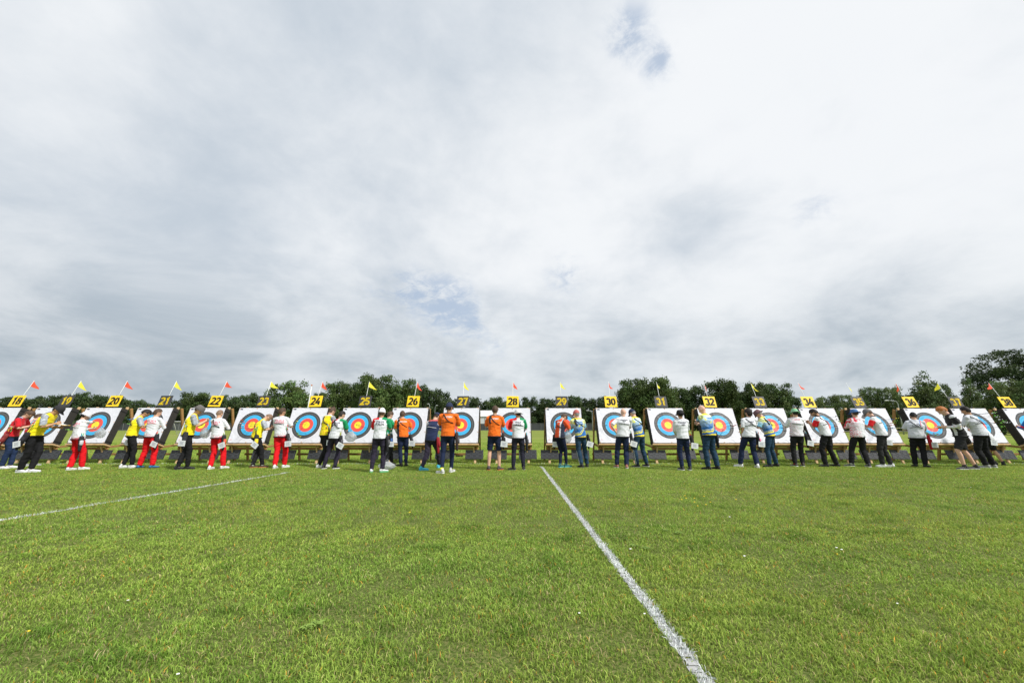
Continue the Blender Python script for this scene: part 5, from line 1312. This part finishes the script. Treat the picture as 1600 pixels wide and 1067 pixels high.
 dict(fl=(1291, 730), fr=(1308, 729.5), hd=(1268.5, 638.5), yaw=-38, bend=11, head=32, shirt='redsleeve', trousers=BLACK, leg=1.15, fat=1.04, hair='black', skin='tan', glasses=True, beard=True, shoe=DK, sole=DK, arml='phone', armr='phone', text=[('LATVIA', .04, .72)], card=0, footl=-70, qstyle='side', qacc=(.3, .02, .06),
      hold=('phone', 'dark phone in the hands of the bespectacled archer at target thirty-four', 0), label='bespectacled dark haired person with one red sleeve at target thirty-four', qlabel='black and crimson quiver with tall arrows on the bespectacled archer'),
 dict(fl=(1331, 729), fr=(1358, 730), hd=(1334, 638.5), yaw=4, bend=6, head=6, shirt='reddots', sleeve='long', trousers=BLACK, leg=1.25, fat=1.12, hair='brown', skin='fair', hat=('sunhat', (.07, .16, .34)), shoe=(.04, .04, .05), sock=(.6, .6, .65), footl=-60, strap=False, text=[('LATVIJA', .05, .90)], tcol=(.6, .1, .12), noquiver=True,
      label='broad person in a blue sun hat and red speckled white shirt at target thirty-five'),
 dict(fl=(1380, 730), fr=(1393, 730), hd=(1352.5, 638.5), yaw=-42, bend=15, head=28, shirt='redsleeve', trousers=(.03, .03, .032), leg=1.1, fat=1.0, hair='brown', skin='pink', hat=('cap', (.14, .14, .145)), shoe=CL, footl=-75, footr=-65, text=[('LATVIA', .04, .72)], qacc=(.35, .02, .04), card=.1, scol=(.5, .52, .5), qcol=(.10, .01, .015),
      label='person in a grey cap with one red sleeve leaning towards target thirty-five', qlabel='dark red quiver with two long arrows on the archer in the grey cap'),
 dict(fl=(1431, 729.5), fr=(1447, 730.5), hd=(1426, 644), yaw=32, bend=8, head=22, shirt='lux', trousers=(.014, .014, .016), leg=1.35, fat=1.12, hair='black', skin='fair', hat=('cap', BLACK), shoe=DK, sole=DK, armr='write', text=[('LUX', .12, .72)], tcol=(.12, .13, .18), qcol=(.40, .01, .02), qacc=(.4, .01, .02), card=.02, footr=80,
      hold=('card', 'white score card held by the archer in grey at target thirty-six', 0), label='person in a pale grey tee shirt and black cap left of target thirty-six', qlabel='bright red quiver with a white card on the archer in the pale grey tee shirt'),
 dict(fl=(1555, 727), fr=(1568, 727), hd=(1512, 650), yaw=-25, bend=16, head=20, shirt='plain', trousers=BLACK, shorts=True, hair='brown', strap=False, shoe=DK, sole=DK, sock=DK, noquiver=True, footr=60,
      label='person in shorts mostly hidden behind the archer in grey at target thirty-seven'),
 dict(fl=(1508, 734), fr=(1525, 733.5), hd=(1467.5, 634.5), yaw=-62, bend=12, head=34, shirt='blackwhite', sleeve='under', trousers=DK, shorts=True, hair='red', skin='pink', shoe=(.04, .04, .045), sole=(.55, .55, .55), sock=(.05, .04, .04), footl=-80, footr=-70, arml='out', armr='out', scol=(.6, .6, .6), card=0, qacc=(.1, .5, .1),
      hold=('tablet', 'brown clipboard held by the red haired archer', (.42, .25, .03)), label='red haired person in black and white with shorts holding a clipboard at target thirty-six', qlabel='black quiver with green fittings on the red haired archer'),
 dict(fl=(1542, 731.5), fr=(1553, 731), hd=(1506, 635), yaw=-18, bend=9, head=14, shirt='lux', trousers=BLACK, leg=1.25, fat=1.08, hair='black', skin='tan', shoe=(.3, .3, .3), sole=CL, armr='write', text=[('LUX', .11, .72)], tcol=(.12, .13, .18), card=.1, qacc=(.05, .08, .1),
      label='dark haired person in a pale grey tee shirt at target thirty-seven', qlabel='black quiver with a white card on the dark haired archer at target thirty-seven'),
 dict(fl=(1618, 730), fr=(1632, 729), hd=(1606, 640), yaw=-10, bend=5, head=8, shirt='whiteblue', sleeve='long', trousers=NAVY, hair='brown', strap=False, shoe=CL, noquiver=True,
      label='person in a blue sleeved top cut off by the right edge of the photo'),
]
REACH = {'T20': W(166, 661, 13.75), 'T26': W(621, 661, 13.6), 'T32': W(1083, 666, 13.5)}
for i, sp in enumerate(PL):
    sp['fl'] = (sp['fl'][0], sp['fl'][1]-.5); sp['fr'] = (sp['fr'][0], sp['fr'][1]-.5)
    for a in ('arml', 'armr'):
        if sp.get(a) in REACH: sp[a] = REACH[sp[a]]
    make_person(i, sp)
    print('person', i, round(sp['H'], 2))

# ------------------------------------------------------------------ arrows standing in the faces
def arrow_master():
    root = empty('arrow', (0, 0, 0))
    bm = bmesh.new(); tube(bm, [(0, 0, -.05), (0, 0, .66)], [.0042, .0042], n=6); bm_obj('shaft', bm, mat('shaft_black', (.02, .02, .022)), root, True)
    return root
NOCKC = {'red': (.70, .08, .03), 'green': (.30, .75, .10), 'white': (.75, .77, .78), 'blue': (.03, .25, .6), 'yellow': (.8, .75, .08), 'black': (.03, .03, .03)}
AM = {}
def arrow_kind(c):
    if c in AM: return copy_tree(AM[c])
    root = arrow_master()
    bm = bmesh.new()
    for q in range(3):
        a = q*2.094; s = Vector((math.cos(a), math.sin(a), 0)); th = Vector((-s.y, s.x, 0))*.0012
        pts = [s*.004+UP*.55, s*.02+UP*.565, s*.018+UP*.61, s*.004+UP*.62]
        vs = [bm.verts.new(p+th) for p in pts]+[bm.verts.new(p-th) for p in pts]
        for f in ((0, 1, 2, 3), (7, 6, 5, 4), (0, 4, 5, 1), (1, 5, 6, 2), (2, 6, 7, 3), (3, 7, 4, 0)): bm.faces.new([vs[i] for i in f])
    bm_obj('fletching', bm, mat('vane_'+c, NOCKC[c], rough=.5, noise=.05), root)
    bm = bmesh.new(); ell(bm, (0, 0, .665), (Vector((.009, 0, 0)), Vector((0, .009, 0)), Vector((0, 0, .013))), 2); bm_obj('nock', bm, mat('nock_'+c, NOCKC[c], rough=.4, noise=.05), root, True)
    AM[c] = root; return root
ARR = [(37, [(1555, 645), (1559, 649), (1566, 655), (1572, 657), (1562, 651), (1570, 666), (1574, 659), (1569, 660), (1578, 660), (1557, 644)], ('white', 'green')),
       (35, [(1397, 655), (1400, 660), (1396, 664), (1404, 653), (1398, 668), (1402, 657), (1395, 661), (1405, 669)], ('blue', 'green', 'red', 'yellow')),
       (34, [(1307, 666), (1310, 655), (1314, 658), (1318, 661), (1309, 650), (1303, 657)], ('red', 'black', 'green')),
       (33, [(1222, 662), (1225, 668), (1229, 673), (1219, 656)], ('black', 'blue')),
       (32, [(1143, 660), (1148, 665), (1146, 669), (1151, 664)], ('black', 'red')),
       (24, [(465, 679), (468, 682), (464, 676), (463, 658), (461, 661)], ('green', 'yellow')),
       (23, [(376, 656), (374, 661), (379, 659), (377, 664), (375, 668)], ('red', 'white')),
       (21, [(200, 655), (203, 659), (199, 662), (205, 654)], ('blue', 'black', 'green')),
       (19, [(103, 671)], ('green',)),
       (36, [(1463, 677), (1466, 679), (1469, 678)], ('red', 'green')),
       (28, [(797, 664), (806, 668)], ('black',)), (25, [(556, 663), (560, 666)], ('red',)), (30, [(948, 664), (960, 655)], ('black', 'yellow'))]
ARRW = {}
for (k, lst, cols) in ARR:
    for n_, (px, py) in enumerate(lst):
        col_ = cols[n_ % len(cols)]
        b = BETA[k]; nock = at(px, py, 13.62 if k != 37 else 13.55); d = Vector((rng.uniform(-.03, .03), 1, rng.uniform(-.10, -.05))).normalized()
        # meet the paper plane: points P with (P - P0).n = 0
        nrm = Vector((0, -math.cos(b), math.sin(b))); P0 = Vector((TX[k], ZD, 0))+nrm*.2515; t = (P0-nock).dot(nrm)/d.dot(nrm); hit = nock+d*t
        o = arrow_kind(col_); o.location = nock+d*.665; o.rotation_euler = (-d).to_track_quat('Z', 'Y').to_euler()
        o.location = hit+d*.0 if t < .6 else nock+d*.665
        same = sorted([q for q_, q in enumerate(lst) if cols[q_ % len(cols)] == col_]); rk = same.index((px, py)); m_ = len(same)
        pos = '' if m_ == 1 else ('leftmost ' if rk == 0 else ('rightmost ' if rk == m_-1 else ['', 'second ', 'third ', 'fourth '][rk]))
        tag(o, pos+'arrow with %s vanes%s standing in target %s' % (col_, ', counted from the left,' if 0 < rk < m_-1 else '', words(k)), 'arrow', 'arrows standing in target '+words(k))

# ------------------------------------------------------------------ bags and cases
bag(at(157, 676, 12.9), (.16, .10, .17), 'clear plastic bag hanging beside the archer in the white bucket hat', 1)
bag(at(320, 676, 12.6), (.15, .10, .18), 'clear plastic bag hanging between the two archers at target twenty-two', 2)
bag(at(548, 682, 12.9), (.19, .12, .17), 'clear plastic bag hanging right of the archer in purple grey trousers', 3)
p = ground(598, 736); bag(Vector((p.x, p.y+.35, .12)), (.26, .18, .13), 'clear plastic bag lying on the grass behind the archer in the white cap', 4)
bag(at(887, 681, 12.9), (.13, .08, .22), 'clear plastic bag hanging beside the archer in striped red orange', 5)
def case(px, py, w, label):
    g = ground(px, py); g.y = max(g.y, 14.9); root = empty('equipment_case', (at(px, py, g.y).x, g.y, 0)); tag(root, label, 'case')
    bm = bmesh.new(); box(bm, (-w/2, -.12, 0), (w/2, .12, .13), .02); bm_obj('shell', bm, mat('case_black', (.02, .02, .022), rough=.5), root)
    bm = bmesh.new(); tube(bm, [(-.06, -.13, .07), (-.05, -.16, .075), (.05, -.16, .075), (.06, -.13, .07)], [.008]*4, n=6); bm_obj('handle', bm, GREYM, root, True)
case(718, 713, .30, 'small black case on the grass under target twenty-seven')
